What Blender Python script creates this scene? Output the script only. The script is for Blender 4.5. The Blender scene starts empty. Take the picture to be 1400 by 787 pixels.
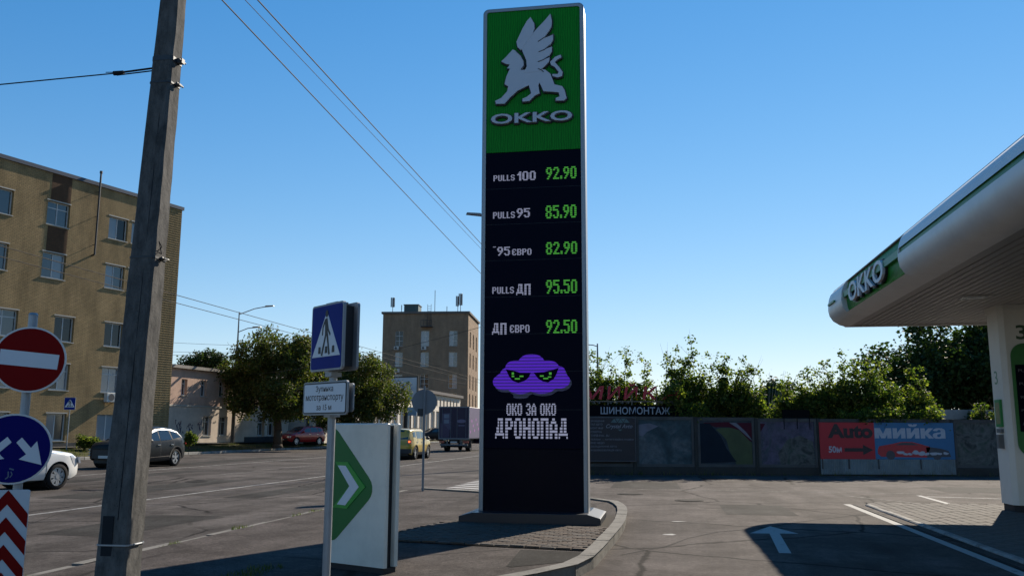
import bpy, math, random
import numpy as np
from mathutils import Vector, Matrix
from mathutils.geometry import tessellate_polygon
random.seed(7)
RNG = np.random.default_rng(7)
SC = bpy.context.scene
COL = SC.collection
R = math.radians
# ------------------------------------------------------------------ camera
EYE = 1.6
PITCH, ROLL = R(9.2), 0.0039
cam = bpy.data.cameras.new('camera')
cam.sensor_width = 36.0
cam.lens = 36.0 * 1204 / 1400
cam.clip_start, cam.clip_end = 0.1, 5000
camo = bpy.data.objects.new('camera', cam)
COL.objects.link(camo)
camo.matrix_world = Matrix.Translation((0, 0, EYE)) @ Matrix.Rotation(math.pi/2 + PITCH, 4, 'X') @ Matrix.Rotation(ROLL, 4, 'Z')
SC.camera = camo
# ------------------------------------------------------------------ daylight
SUN_AZ, SUN_EL = R(31.3), R(32.0)
world = bpy.data.worlds.new('World')
SC.world = world
world.use_nodes = True
wn = world.node_tree
bg = wn.nodes['Background']
sky = wn.nodes.new('ShaderNodeTexSky')
sky.sky_type = 'NISHITA'
sky.sun_disc = False
sky.sun_elevation = SUN_EL
sky.sun_rotation = SUN_AZ
sky.air_density = 1.0
sky.dust_density = 0.0
sky.ozone_density = 3.0
sky.altitude = 100
bg.inputs['Strength'].default_value = 0.111
hsv = wn.nodes.new('ShaderNodeHueSaturation')            # the camera's rendering of a deep summer blue
hsv.inputs['Saturation'].default_value = 1.42
def vmath(op, a, b_):                                     # soft shoulder of the sky brightness: c / (1 + 0.1 c)
    n = wn.nodes.new('ShaderNodeVectorMath'); n.operation = op
    for i, v in enumerate((a, b_)):
        if isinstance(v, tuple): n.inputs[i].default_value = v
        else: wn.links.new(v, n.inputs[i])
    return n.outputs[0]
den = vmath('ADD', vmath('MULTIPLY', sky.outputs[0], (.10, .10, .10)), (1, 1, 1))
wn.links.new(vmath('MULTIPLY', vmath('DIVIDE', sky.outputs[0], den), (1.0, .995, 1.045)), hsv.inputs['Color'])
wn.links.new(hsv.outputs[0], bg.inputs['Color'])
sun = bpy.data.lights.new('sun', 'SUN')
sun.energy = 5.0
sun.angle = R(0.5)
sun.color = (1.0, 0.89, 0.74)
suno = bpy.data.objects.new('sun', sun)
COL.objects.link(suno)
SD = Vector((math.sin(SUN_AZ)*math.cos(SUN_EL), math.cos(SUN_AZ)*math.cos(SUN_EL), math.sin(SUN_EL)))
suno.rotation_euler = SD.to_track_quat('Z', 'Y').to_euler()
suno.location = SD * 60
SC.view_settings.view_transform = 'Standard'
SC.view_settings.look = 'None'
SC.view_settings.exposure = 0.88
SC.view_settings.gamma = 1.0
# ------------------------------------------------------------------ site frame: r across the road, s along it
A = R(9.7)
def S(r, s, z=0.0):
    return Vector((r*math.cos(A)+s*math.sin(A), -r*math.sin(A)+s*math.cos(A), z))

# ------------------------------------------------------------------ materials
MATS = {}
def mat(name, col, rough=0.7, metal=0.0, var=0.25, scale=8.0, bump=0.0, bscale=60.0, spec=0.5, coat=0.0,
        col2=None, dirt=0.0, dirtcol=(0.03, 0.028, 0.025), dscale=1.3, emit=None, estr=0.0, trans=0.0):
    if name in MATS: return MATS[name]
    m = bpy.data.materials.new(name); m.use_nodes = True
    nt = m.node_tree; N = nt.nodes; L = nt.links
    b = N['Principled BSDF']
    tc = N.new('ShaderNodeTexCoord')
    nz = N.new('ShaderNodeTexNoise'); nz.inputs['Scale'].default_value = scale; nz.inputs['Detail'].default_value = 5
    L.new(tc.outputs['Object'], nz.inputs['Vector'])
    mx = N.new('ShaderNodeMix'); mx.data_type = 'RGBA'
    c2 = col2 or tuple(c*(1-var) for c in col)
    c1 = col if col2 else tuple(min(1, c*(1+var*0.6)) for c in col)
    mx.inputs[6].default_value = (*c1, 1); mx.inputs[7].default_value = (*c2, 1)
    L.new(nz.outputs['Fac'], mx.inputs[0])
    out = mx.outputs[2]
    if dirt > 0:
        n2 = N.new('ShaderNodeTexNoise'); n2.inputs['Scale'].default_value = dscale; n2.inputs['Detail'].default_value = 8
        n2.inputs['Roughness'].default_value = 0.7
        L.new(tc.outputs['Object'], n2.inputs['Vector'])
        rp = N.new('ShaderNodeValToRGB'); rp.color_ramp.elements[0].position = 0.45; rp.color_ramp.elements[1].position = 0.72
        rp.color_ramp.elements[1].color = (dirt, dirt, dirt, 1)
        L.new(n2.outputs['Fac'], rp.inputs[0])
        m2 = N.new('ShaderNodeMix'); m2.data_type = 'RGBA'
        m2.inputs[7].default_value = (*dirtcol, 1)
        L.new(rp.outputs[0], m2.inputs[0]); L.new(out, m2.inputs[6]); out = m2.outputs[2]
    L.new(out, b.inputs['Base Color'])
    b.inputs['Roughness'].default_value = rough
    b.inputs['Metallic'].default_value = metal
    b.inputs['Specular IOR Level'].default_value = spec if rough < .79 else min(spec, .12)
    b.inputs['Coat Weight'].default_value = coat
    b.inputs['Coat Roughness'].default_value = 0.111
    if trans: b.inputs['Transmission Weight'].default_value = trans
    if emit:
        b.inputs['Emission Color'].default_value = (*emit, 1); b.inputs['Emission Strength'].default_value = estr
    if bump > 0:
        n3 = N.new('ShaderNodeTexNoise'); n3.inputs['Scale'].default_value = bscale; n3.inputs['Detail'].default_value = 6
        L.new(tc.outputs['Object'], n3.inputs['Vector'])
        bp = N.new('ShaderNodeBump'); bp.inputs['Strength'].default_value = bump; bp.inputs['Distance'].default_value = 0.02
        L.new(n3.outputs['Fac'], bp.inputs['Height']); L.new(bp.outputs[0], b.inputs['Normal'])
    MATS[name] = m
    return m

def node_mat(name):
    m = bpy.data.materials.new(name); m.use_nodes = True; MATS[name] = m
    nt = m.node_tree
    return m, nt.nodes, nt.links, nt.nodes['Principled BSDF']

def asphalt(name, base, warm=1.0, patch=0.35, crack=0.8, grain=0.5, island=False):
    m, N, L, b = node_mat(name)
    tc = N.new('ShaderNodeTexCoord')
    def noise(scale, detail=6, rough=0.6, vec=None):
        n = N.new('ShaderNodeTexNoise'); n.inputs['Scale'].default_value = scale
        n.inputs['Detail'].default_value = detail; n.inputs['Roughness'].default_value = rough
        L.new(vec or tc.outputs['Object'], n.inputs['Vector']); return n
    def ramp(src, p0, c0, p1, c1):
        r = N.new('ShaderNodeValToRGB'); e = r.color_ramp.elements
        e[0].position, e[0].color = p0, (*c0, 1); e[1].position, e[1].color = p1, (*c1, 1)
        L.new(src, r.inputs[0]); return r
    def mul(a, c, fac=1.0):
        x = N.new('ShaderNodeMix'); x.data_type = 'RGBA'; x.blend_type = 'MULTIPLY'; x.inputs[0].default_value = fac
        L.new(a, x.inputs[6]); L.new(c, x.inputs[7]); return x.outputs[2]
    fine = noise(95, 4, 0.8)
    g = ramp(fine.outputs['Fac'], 0.35, tuple(base*(1-grain)*w for w in (1, .97, .93)), 0.68, tuple(base*(1+grain*1.25)*w for w in (warm, .95, .87)))
    big = noise(0.35, 5, 0.6)
    g2 = ramp(big.outputs['Fac'], 0.35, (1-patch,)*3, 0.65, (1+patch*0.3,)*3)
    mp = N.new('ShaderNodeMapping'); mp.inputs['Scale'].default_value = (1.6, 0.12, 1)
    L.new(tc.outputs['Object'], mp.inputs['Vector'])
    st = noise(1.0, 4, 0.55, mp.outputs[0])                      # wheel tracks run along the lane
    g3 = ramp(st.outputs['Fac'], 0.38, (0.80,)*3, 0.62, (1.10,)*3)
    med = noise(2.6, 7, 0.75)
    g4 = ramp(med.outputs['Fac'], 0.3, (0.78,)*3, 0.7, (1.12,)*3)
    g5 = ramp(noise(17, 5, 0.8).outputs['Fac'], 0.32, (0.62,)*3, 0.7, (1.38,)*3)
    chips = ramp(noise(42, 2, 0.5).outputs['Fac'], 0.66, (1,)*3, 0.74, (1.9, 1.85, 1.75))
    stain = ramp(noise(0.55, 8, 0.8).outputs['Fac'], 0.42, (0.62, 0.61, 0.60), 0.56, (1,)*3)
    c = mul(mul(mul(g.outputs[0], g2.outputs[0]), g3.outputs[0]), g4.outputs[0])
    c = mul(mul(mul(c, g5.outputs[0]), chips.outputs[0]), stain.outputs[0])
    warp = noise(1.1, 5, 0.6)
    mv = N.new('ShaderNodeMix'); mv.data_type = 'VECTOR'; mv.inputs[0].default_value = 0.28
    L.new(tc.outputs['Object'], mv.inputs[4]); L.new(warp.outputs['Color'], mv.inputs[5])
    vo = N.new('ShaderNodeTexVoronoi'); vo.feature = 'DISTANCE_TO_EDGE'; vo.inputs['Scale'].default_value = 0.33
    L.new(mv.outputs[1], vo.inputs['Vector'])
    gate = ramp(noise(0.22, 2).outputs['Fac'], 0.54, (0,)*3, 0.62, (1,)*3)
    cr = ramp(vo.outputs['Distance'], 0.004, (1-crack,)*3, 0.012, (1,)*3)
    mg = N.new('ShaderNodeMix'); mg.data_type = 'RGBA'
    L.new(gate.outputs[0], mg.inputs[0]); L.new(cr.outputs[0], mg.inputs[6]); mg.inputs[7].default_value = (1, 1, 1, 1)
    c = mul(c, mg.outputs[2])
    spot = ramp(noise(0.9, 3, 0.9).outputs['Fac'], 0.70, (1,)*3, 0.76, (0.6,)*3)
    c = mul(c, spot.outputs[0])
    L.new(c, b.inputs['Base Color'])
    b.inputs['Roughness'].default_value = 0.88
    b.inputs['Specular IOR Level'].default_value = 0.06
    bp = N.new('ShaderNodeBump'); bp.inputs['Strength'].default_value = 0.55; bp.inputs['Distance'].default_value = 0.012
    L.new(fine.outputs['Fac'], bp.inputs['Height']); L.new(bp.outputs[0], b.inputs['Normal'])
    return m

def brick_mat(name, c1, c2, mortar, bw=0.26, rh=0.078, ms=0.012, dirt=0.35, stripe=0.0):
    m, N, L, b = node_mat(name)
    tc = N.new('ShaderNodeTexCoord'); sp = N.new('ShaderNodeSeparateXYZ'); L.new(tc.outputs['Object'], sp.inputs[0])
    ad = N.new('ShaderNodeMath'); ad.operation = 'ADD'; L.new(sp.outputs[0], ad.inputs[0]); L.new(sp.outputs[1], ad.inputs[1])
    cb = N.new('ShaderNodeCombineXYZ'); L.new(ad.outputs[0], cb.inputs[0]); L.new(sp.outputs[2], cb.inputs[1])
    br = N.new('ShaderNodeTexBrick'); br.inputs['Scale'].default_value = 1.0
    br.inputs['Brick Width'].default_value = bw; br.inputs['Row Height'].default_value = rh; br.inputs['Mortar Size'].default_value = ms
    br.inputs['Color1'].default_value = (*c1, 1); br.inputs['Color2'].default_value = (*c2, 1); br.inputs['Mortar'].default_value = (*mortar, 1)
    L.new(cb.outputs[0], br.inputs['Vector'])
    nz = N.new('ShaderNodeTexNoise'); nz.inputs['Scale'].default_value = 0.5; nz.inputs['Detail'].default_value = 8; nz.inputs['Roughness'].default_value = 0.7
    mp = N.new('ShaderNodeMapping'); mp.inputs['Scale'].default_value = (2.2, 0.7, 1); L.new(cb.outputs[0], mp.inputs[0]); L.new(mp.outputs[0], nz.inputs['Vector'])
    rp = N.new('ShaderNodeValToRGB'); rp.color_ramp.elements[0].position = 0.3; rp.color_ramp.elements[0].color = (1-dirt,)*3+(1,)
    rp.color_ramp.elements[1].position = 0.65; rp.color_ramp.elements[1].color = (1.08,)*3+(1,)
    L.new(nz.outputs['Fac'], rp.inputs[0])
    mx = N.new('ShaderNodeMix'); mx.data_type = 'RGBA'; mx.blend_type = 'MULTIPLY'; mx.inputs[0].default_value = 1
    L.new(br.outputs['Color'], mx.inputs[6]); L.new(rp.outputs[0], mx.inputs[7]); L.new(mx.outputs[2], b.inputs['Base Color'])
    b.inputs['Roughness'].default_value = 0.85; b.inputs['Specular IOR Level'].default_value = 0.12
    bp = N.new('ShaderNodeBump'); bp.inputs['Strength'].default_value = 0.8; bp.inputs['Distance'].default_value = 0.012; bp.invert = True
    L.new(br.outputs['Fac'], bp.inputs['Height']); L.new(bp.outputs[0], b.inputs['Normal'])
    return m

def leaf_mat(name, cols, trans=0.35):
    m, N, L, b = node_mat(name)
    ge = N.new('ShaderNodeNewGeometry'); rp = N.new('ShaderNodeValToRGB')
    e = rp.color_ramp.elements
    while len(e) < len(cols): e.new(0.5)
    for i, c in enumerate(cols): e[i].position = i/(len(cols)-1); e[i].color = (*c, 1)
    L.new(ge.outputs['Random Per Island'], rp.inputs[0]); L.new(rp.outputs[0], b.inputs['Base Color'])
    b.inputs['Roughness'].default_value = 0.65; b.inputs['Specular IOR Level'].default_value = 0.15
    tl = N.new('ShaderNodeBsdfTranslucent')
    gm = N.new('ShaderNodeMix'); gm.data_type = 'RGBA'; gm.blend_type = 'MULTIPLY'; gm.inputs[0].default_value = 1
    L.new(rp.outputs[0], gm.inputs[6]); gm.inputs[7].default_value = (2.2, 2.6, 0.9, 1); L.new(gm.outputs[2], tl.inputs['Color'])
    ms = N.new('ShaderNodeMixShader'); ms.inputs[0].default_value = trans
    L.new(b.outputs[0], ms.inputs[1]); L.new(tl.outputs[0], ms.inputs[2]); L.new(ms.outputs[0], N['Material Output'].inputs['Surface'])
    return m

def emit_mat(name, col, strength, scan=0.0, body=(0.01, 0.01, 0.012)):
    """A lit LED area: coloured light from rows of diodes with dark gaps between the rows."""
    m, N, L, b = node_mat(name)
    b.inputs['Base Color'].default_value = (*body, 1); b.inputs['Roughness'].default_value = 0.5
    b.inputs['Emission Color'].default_value = (*col, 1); b.inputs['Emission Strength'].default_value = strength
    if scan:
        tc = N.new('ShaderNodeTexCoord'); sp = N.new('ShaderNodeSeparateXYZ'); L.new(tc.outputs['Object'], sp.inputs[0])
        mm = N.new('ShaderNodeMath'); mm.operation = 'MULTIPLY'; mm.inputs[1].default_value = scan; L.new(sp.outputs[2], mm.inputs[0])
        sn = N.new('ShaderNodeMath'); sn.operation = 'SINE'; L.new(mm.outputs[0], sn.inputs[0])
        mr = N.new('ShaderNodeMapRange'); mr.inputs[1].default_value = -1; mr.inputs[2].default_value = 1
        mr.inputs[3].default_value = strength*0.35; mr.inputs[4].default_value = strength*1.25
        L.new(sn.outputs[0], mr.inputs[0]); L.new(mr.outputs[0], b.inputs['Emission Strength'])
    return m

# ------------------------------------------------------------------ object helpers
TM = {}
def tagp(o, label=None, cat=None, group=None, kind=None):
    if label: o['label'] = label
    if cat: o['category'] = cat
    if group: o['group'] = group
    if kind: o['kind'] = kind
    return o
def thing(name, label, cat, loc, rz=0.0, group=None):
    o = bpy.data.objects.new(name, None); COL.objects.link(o)
    o.empty_display_size = 0.2
    o.location = loc; o.rotation_euler = (0, 0, rz)
    TM[o.name] = Matrix.Translation(Vector(loc)) @ Matrix.Rotation(rz, 4, 'Z')
    return tagp(o, label, cat, group)

class MB:
    def __init__(s): s.v = []; s.f = []; s.mi = []; s.cur = 0; s.smooth = False
    def add(s, vs, fs):
        n = len(s.v); s.v += [tuple(p) for p in vs]; s.f += [tuple(i+n for i in f) for f in fs]; s.mi += [s.cur]*len(fs); return s
    def box(s, x0, x1, y0, y1, z0, z1, M=None):
        p = [(x0,y0,z0),(x1,y0,z0),(x1,y1,z0),(x0,y1,z0),(x0,y0,z1),(x1,y0,z1),(x1,y1,z1),(x0,y1,z1)]
        if M: p = [M @ Vector(q) for q in p]
        return s.add(p, [(0,3,2,1),(4,5,6,7),(0,1,5,4),(1,2,6,5),(2,3,7,6),(3,0,4,7)])
    def bbox(s, x0, x1, y0, y1, z0, z1, b=0.01, M=None):
        """box with its vertical and top edges chamfered"""
        def ring(i, z): return [(x0+i+b,y0+i,z),(x1-i-b,y0+i,z),(x1-i,y0+i+b,z),(x1-i,y1-i-b,z),(x1-i-b,y1-i,z),(x0+i+b,y1-i,z),(x0+i,y1-i-b,z),(x0+i,y0+i+b,z)]
        p = ring(0, z0) + ring(0, z1-b) + ring(b, z1)
        if M: p = [M @ Vector(q) for q in p]
        fs = [tuple(reversed(range(8))), tuple(range(16, 24))]
        for k in (0, 8):
            for i in range(8): fs.append((k+i, k+(i+1)%8, k+8+(i+1)%8, k+8+i))
        return s.add(p, fs)
    def tube(s, p0, p1, r0, r1=None, n=8, caps=True):
        p0, p1 = Vector(p0), Vector(p1); r1 = r0 if r1 is None else r1
        d = (p1-p0).normalized(); a = d.orthogonal().normalized(); c = d.cross(a)
        vs = [p0 + (a*math.cos(t)+c*math.sin(t))*r0 for t in [2*math.pi*i/n for i in range(n)]]
        vs += [p1 + (a*math.cos(t)+c*math.sin(t))*r1 for t in [2*math.pi*i/n for i in range(n)]]
        fs = [(i, (i+1)%n, n+(i+1)%n, n+i) for i in range(n)]
        if caps: fs += [tuple(reversed(range(n))), tuple(range(n, 2*n))]
        return s.add(vs, fs)
    def path(s, pts, r, n=6):
        for a, b in zip(pts[:-1], pts[1:]): s.tube(a, b, r, r, n, True)
        return s
    def ring_tube(s, secs):
        n = len(secs[0]); vs = [p for q in secs for p in q]; fs = []
        for k in range(len(secs)-1):
            for i in range(n): fs.append((k*n+i, k*n+(i+1)%n, (k+1)*n+(i+1)%n, (k+1)*n+i))
        fs += [tuple(reversed(range(n))), tuple(range((len(secs)-1)*n, len(secs)*n))]
        return s.add(vs, fs)
    def poly(s, pts2, w0, w1, axis='y', M=None):
        """extrude a 2-D polygon (a, b); axis y: (a, w, b) with w0 facing -y; axis z: (a, b, w)"""
        ar = sum(pts2[i][0]*pts2[(i+1)%len(pts2)][1]-pts2[(i+1)%len(pts2)][0]*pts2[i][1] for i in range(len(pts2)))
        if ar < 0: pts2 = list(reversed(pts2))
        tr = tessellate_polygon([[Vector((a, b, 0)) for a, b in pts2]])
        n = len(pts2)
        if axis == 'y': vs = [(a, w0, b) for a, b in pts2] + [(a, w1, b) for a, b in pts2]
        elif axis == 'z': vs = [(a, b, w1) for a, b in pts2] + [(a, b, w0) for a, b in pts2]
        else: vs = [(w1, a, b) for a, b in pts2] + [(w0, a, b) for a, b in pts2]
        if M: vs = [M @ Vector(q) for q in vs]
        fs = []
        for t in tr:
            a, b, c = [Vector(pts2[i]+(0,)) if len(pts2[i]) == 2 else Vector(pts2[i]) for i in t]
            t = t if (b-a).cross(c-a).z > 0 else tuple(reversed(t))
            fs.append(tuple(t)); fs.append(tuple(n+i for i in reversed(t)))
        for i in range(n): fs.append((i, n+i, n+(i+1)%n, (i+1)%n))
        return s.add(vs, fs)
    def quad(s, a, b, c, d): return s.add([a, b, c, d], [(0, 1, 2, 3)])
    def build(s, name, m, parent=None, world=False, label=None, cat=None, group=None, kind=None, smooth=None, origin=None, bevel=0):
        me = bpy.data.meshes.new(name)
        v = s.v
        if parent is not None and world:
            key = parent.name if parent.name in TM else parent.parent.name
            Mi = TM[key].inverted(); v = [Mi @ Vector(p) for p in v]
        o = bpy.data.objects.new(name, me)
        if parent is None:
            if origin is None:
                a = np.array([tuple(p) for p in v]); lo, hi = a.min(0), a.max(0)
                origin = Vector(((lo[0]+hi[0])/2, (lo[1]+hi[1])/2, lo[2]))
            origin = Vector(origin)
            v = [Vector(p)-origin for p in v]; o.location = origin
        me.from_pydata([tuple(p) for p in v], [], s.f)
        for x in (m if isinstance(m, (list, tuple)) else [m]): me.materials.append(x)
        if any(s.mi): me.polygons.foreach_set('material_index', s.mi)
        if smooth if smooth is not None else s.smooth:
            me.polygons.foreach_set('use_smooth', [True]*len(me.polygons))
        me.update()
        COL.objects.link(o)
        if parent is not None: o.parent = parent
        if bevel:
            bv = o.modifiers.new('bevel', 'BEVEL'); bv.width = bevel; bv.segments = 2; bv.limit_method = 'ANGLE'
        return tagp(o, label, cat, group, kind)

def share(src, parent, loc=(0,0,0), rot=None, name=None, scale=None):
    o = bpy.data.objects.new(name or src.name.split('.')[0], src.data); COL.objects.link(o)
    o.parent = parent; o.location = loc
    if rot: o.rotation_euler = rot
    if scale: o.scale = scale
    return o
def copy_tree(o, parent=None):
    c = o.copy(); COL.objects.link(c)
    if parent is not None: c.parent = parent
    if o.name in TM: TM[c.name] = TM[o.name].copy()
    for ch in list(o.children): copy_tree(ch, c)
    return c
def place(o, loc, rz):
    o.location = loc; o.rotation_euler = (0, 0, rz); TM[o.name] = Matrix.Translation(Vector(loc)) @ Matrix.Rotation(rz, 4, 'Z')

_tc = {}
def text_geo(s, bold=0.0, shear=0.0):
    k = (s, bold, shear)
    if k not in _tc:
        c = bpy.data.curves.new('t', 'FONT'); c.body = s; c.offset = bold; c.shear = shear; c.resolution_u = 3
        o = bpy.data.objects.new('t', c); me = bpy.data.meshes.new_from_object(o)
        vs = [tuple(v.co[:2]) for v in me.vertices]; fs = [tuple(p.vertices) for p in me.polygons]
        ed = {}
        for f in fs:
            for i in range(len(f)):
                a, b = f[i], f[(i+1)%len(f)]; ed[(a, b)] = 1
        bd = [(a, b) for (a, b) in ed if (b, a) not in ed]
        bpy.data.objects.remove(o); bpy.data.curves.remove(c); bpy.data.meshes.remove(me)
        _tc[k] = (vs, fs, bd)
    return _tc[k]
def text(mb, s, x0, z0, x1, z1, y=0.0, depth=0.0, bold=0.0, shear=0.0, M=None, ref=None):
    """lettering fitted into the box x0..x1, z0..z1 on the plane y (facing -y); depth gives solid letters"""
    vs, fs, bd = text_geo(s, bold, shear)
    a = np.array(vs); lo, hi = a.min(0), a.max(0)
    k = ((x1-x0)/(hi[0]-lo[0]), (z1-z0)/(hi[1]-lo[1]))
    P = [(x0+(p[0]-lo[0])*k[0], z0+(p[1]-lo[1])*k[1]) for p in vs]
    f3 = [(p[0], y-depth, p[1]) for p in P]
    if M: f3 = [M @ Vector(q) for q in f3]
    n = len(P)
    if depth > 0:
        b3 = [(p[0], y, p[1]) for p in P]
        if M: b3 = [M @ Vector(q) for q in b3]
        mb.add(f3+b3, fs + [(b, a2, n+a2, n+b) for a2, b in bd])
    else: mb.add(f3, fs)
    return mb

# 5x7-style diode glyphs for the lit price board
GL = {'0':'.####. ##..## ##..## ##..## ##..## ##..## .####.','9':'.####. ##..## ##..## .##### ...##. ..##.. .##...',
'2':'.####. ##..## ....## ...##. ..##.. .##... ######','8':'.####. ##..## ##..## .####. ##..## ##..## .####.',
'5':'###### ##.... #####. ....## ....## ##..## .####.','1':'..## .### #### ..## ..## ..## ..##','.':'.. .. .. .. .. ## ##',
'P':'#####. ##..## ##..## #####. ##.... ##.... ##....','U':'##..## ##..## ##..## ##..## ##..## ##..## .####.',
'L':'##... ##... ##... ##... ##... ##... #####','S':'.####. ##..## ##.... .####. ....## ##..## .####.','^':'.. ## ## .. .. .. ..',
'Є':'.####. ##..## ##.... ####.. ##.... ##..## .####.','В':'#####. ##..## ##..## #####. ##..## ##..## #####.',
'Р':'#####. ##..## ##..## #####. ##.... ##.... ##....','О':'.####. ##..## ##..## ##..## ##..## ##..## .####.',
'Д':'..#### ..#.## ..#.## .##.## .##.## ####### #.....#','П':'###### ##..## ##..## ##..## ##..## ##..## ##..##',
'К':'##..## ##..## ##.##. ####.. ##.##. ##..## ##..##','З':'.####. ##..## ....## ..###. ....## ##..## .####.',
'А':'..##.. .####. ##..## ##..## ###### ##..## ##..##','Н':'##..## ##..## ##..## ###### ##..## ##..## ##..##',' ':'... ... ... ... ... ... ...'}
def led(s, x0, z0, x1, z1, y, m, parent, nm):
    gs = [GL[c].split() for c in s]
    W = sum(max(len(r) for r in g) for g in gs) + (len(gs)-1)
    kx, kz = (x1-x0)/W, (z1-z0)/7; cx = 0
    for g in gs:
        mb = MB()
        w = max(len(r) for r in g)
        for j, row in enumerate(g):
            i = 0
            while i < len(row):
                if row[i] == '#':
                    e = i
                    while e < len(row) and row[e] == '#': e += 1
                    a, b = x0+(cx+i)*kx, x0+(cx+e)*kx
                    t = z1-(j+0.12)*kz; u = z1-(j+0.84)*kz
                    mb.quad((a, y, u), (b, y, u), (b, y, t), (a, y, t)); i = e
                else: i += 1
        if mb.f: mb.build(nm, m, parent)
        cx += w+1

def wall_grid(mb, u0, u1, z0, z1, holes, depth, y=0.0):
    """a wall sheet facing -y with real openings and their reveals"""
    us = sorted({u0, u1, *[h[0] for h in holes], *[h[1] for h in holes]}); zs = sorted({z0, z1, *[h[2] for h in holes], *[h[3] for h in holes]})
    us = [u for u in us if u0 <= u <= u1]; zs = [z for z in zs if z0 <= z <= z1]
    for a, b in zip(us[:-1], us[1:]):
        for c, d in zip(zs[:-1], zs[1:]):
            m, n = (a+b)/2, (c+d)/2
            if any(h[0] < m < h[1] and h[2] < n < h[3] for h in holes): continue
            mb.quad((a, y, c), (b, y, c), (b, y, d), (a, y, d))
    for a, b, c, d in [h[:4] for h in holes]:
        e = y+depth
        mb.quad((a, y, c), (a, y, d), (a, e, d), (a, e, c)); mb.quad((b, y, d), (b, y, c), (b, e, c), (b, e, d))
        mb.quad((a, y, c), (a, e, c), (b, e, c), (b, y, c)); mb.quad((a, e, d), (a, y, d), (b, y, d), (b, e, d))
    return mb
WING_FAR = [(-0.036, 8.921), (0.031, 8.798), (0.038, 8.7), (0.001, 8.593), (-0.207, 8.308), (-0.27, 8.371), (-0.289, 8.47), (-0.178, 8.716), (-0.103, 8.848)]
WING_NEAR = [(-0.184, 8.295), (-0.192, 8.346), (-0.066, 8.532), (0.083, 8.696), (0.224, 8.842), (0.324, 8.959), (0.349, 8.832), (0.342, 8.716), (0.305, 8.648), (0.201, 8.504), (0.371, 8.577), (0.37, 8.461), (0.322, 8.375), (0.215, 8.29), (0.348, 8.334), (0.347, 8.242), (0.296, 8.164), (0.193, 8.098), (0.31, 8.136), (0.295, 8.053), (0.211, 7.97), (0.1, 7.881), (-0.158, 7.879), (-0.102, 7.991), (-0.11, 8.108)]
BODY = [(-0.564, 8.12), (-0.493, 8.185), (-0.426, 8.258), (-0.356, 8.331), (-0.303, 8.304), (-0.207, 8.203), (-0.154, 8.099), (-0.147, 8.014), (-0.206, 7.933), (0.1, 7.935), (0.229, 7.911), (0.32, 7.828), (0.393, 7.625), (0.527, 7.586), (0.57, 7.514), (0.606, 7.361), (0.555, 7.318), (0.417, 7.327), (0.41, 7.373), (0.483, 7.399), (0.468, 7.475), (0.301, 7.501), (0.199, 7.511), (0.126, 7.68), (0.104, 7.632), (0.126, 7.478), (0.045, 7.445), (-0.058, 7.348), (-0.175, 7.344), (-0.183, 7.394), (-0.102, 7.427), (-0.021, 7.487), (-0.065, 7.643), (-0.268, 7.552), (-0.415, 7.423), (-0.5, 7.325), (-0.656, 7.331), (-0.671, 7.386), (-0.564, 7.433), (-0.453, 7.552), (-0.435, 7.647), (-0.502, 7.69), (-0.473, 7.823), (-0.407, 7.973), (-0.459, 7.984), (-0.407, 8.051), (-0.474, 8.067)]
TAIL = [(0.317, 8.051), (0.406, 8.141), (0.505, 8.173), (0.519, 8.125), (0.449, 8.092), (0.398, 8.042), (0.471, 7.952), (0.536, 7.852), (0.525, 7.776), (0.452, 7.754), (0.36, 7.783), (0.353, 7.822), (0.448, 7.816), (0.47, 7.853), (0.398, 7.953), (0.332, 7.996)]
OKKO_BOX = [(-0.741, 6.929), (0.698, 7.165)]
CLOUD = [(-0.684, 2.369), (-0.66, 2.416), (-0.588, 2.44), (-0.564, 2.51), (-0.505, 2.573), (-0.421, 2.585), (-0.505, 2.637), (-0.51, 2.699), (-0.433, 2.755), (-0.301, 2.777), (-0.222, 2.791), (-0.213, 2.831), (-0.146, 2.866), (0.009, 2.878), (0.14, 2.853), (0.202, 2.803), (0.235, 2.72), (0.329, 2.731), (0.435, 2.684), (0.47, 2.625), (0.376, 2.602), (0.47, 2.566), (0.54, 2.519), (0.61, 2.433), (0.621, 2.379), (0.492, 2.317), (0.375, 2.288), (0.281, 2.265), (0.233, 2.225), (0.139, 2.214), (0.045, 2.242), (-0.05, 2.254), (-0.145, 2.213), (-0.288, 2.213), (-0.371, 2.244), (-0.455, 2.279), (-0.575, 2.28), (-0.659, 2.315)]
CLOUD_LOW = [(-0.671, 2.327), (0.633, 2.391), (0.562, 2.303), (0.433, 2.241), (0.327, 2.188), (0.186, 2.17), (0.092, 2.189), (-0.074, 2.196), (-0.211, 2.12), (-0.311, 2.181), (-0.407, 2.228), (-0.574, 2.219), (-0.659, 2.257)]
EYE_A = [(-0.469, 2.632), (-0.349, 2.608), (-0.217, 2.571), (-0.038, 2.57), (-0.074, 2.488), (-0.145, 2.43), (-0.252, 2.4), (-0.348, 2.431), (-0.408, 2.502)]
EYE_B = [(0.009, 2.57), (0.187, 2.58), (0.329, 2.614), (0.435, 2.648), (0.399, 2.544), (0.352, 2.462), (0.257, 2.405), (0.163, 2.421), (0.08, 2.476)]
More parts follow.
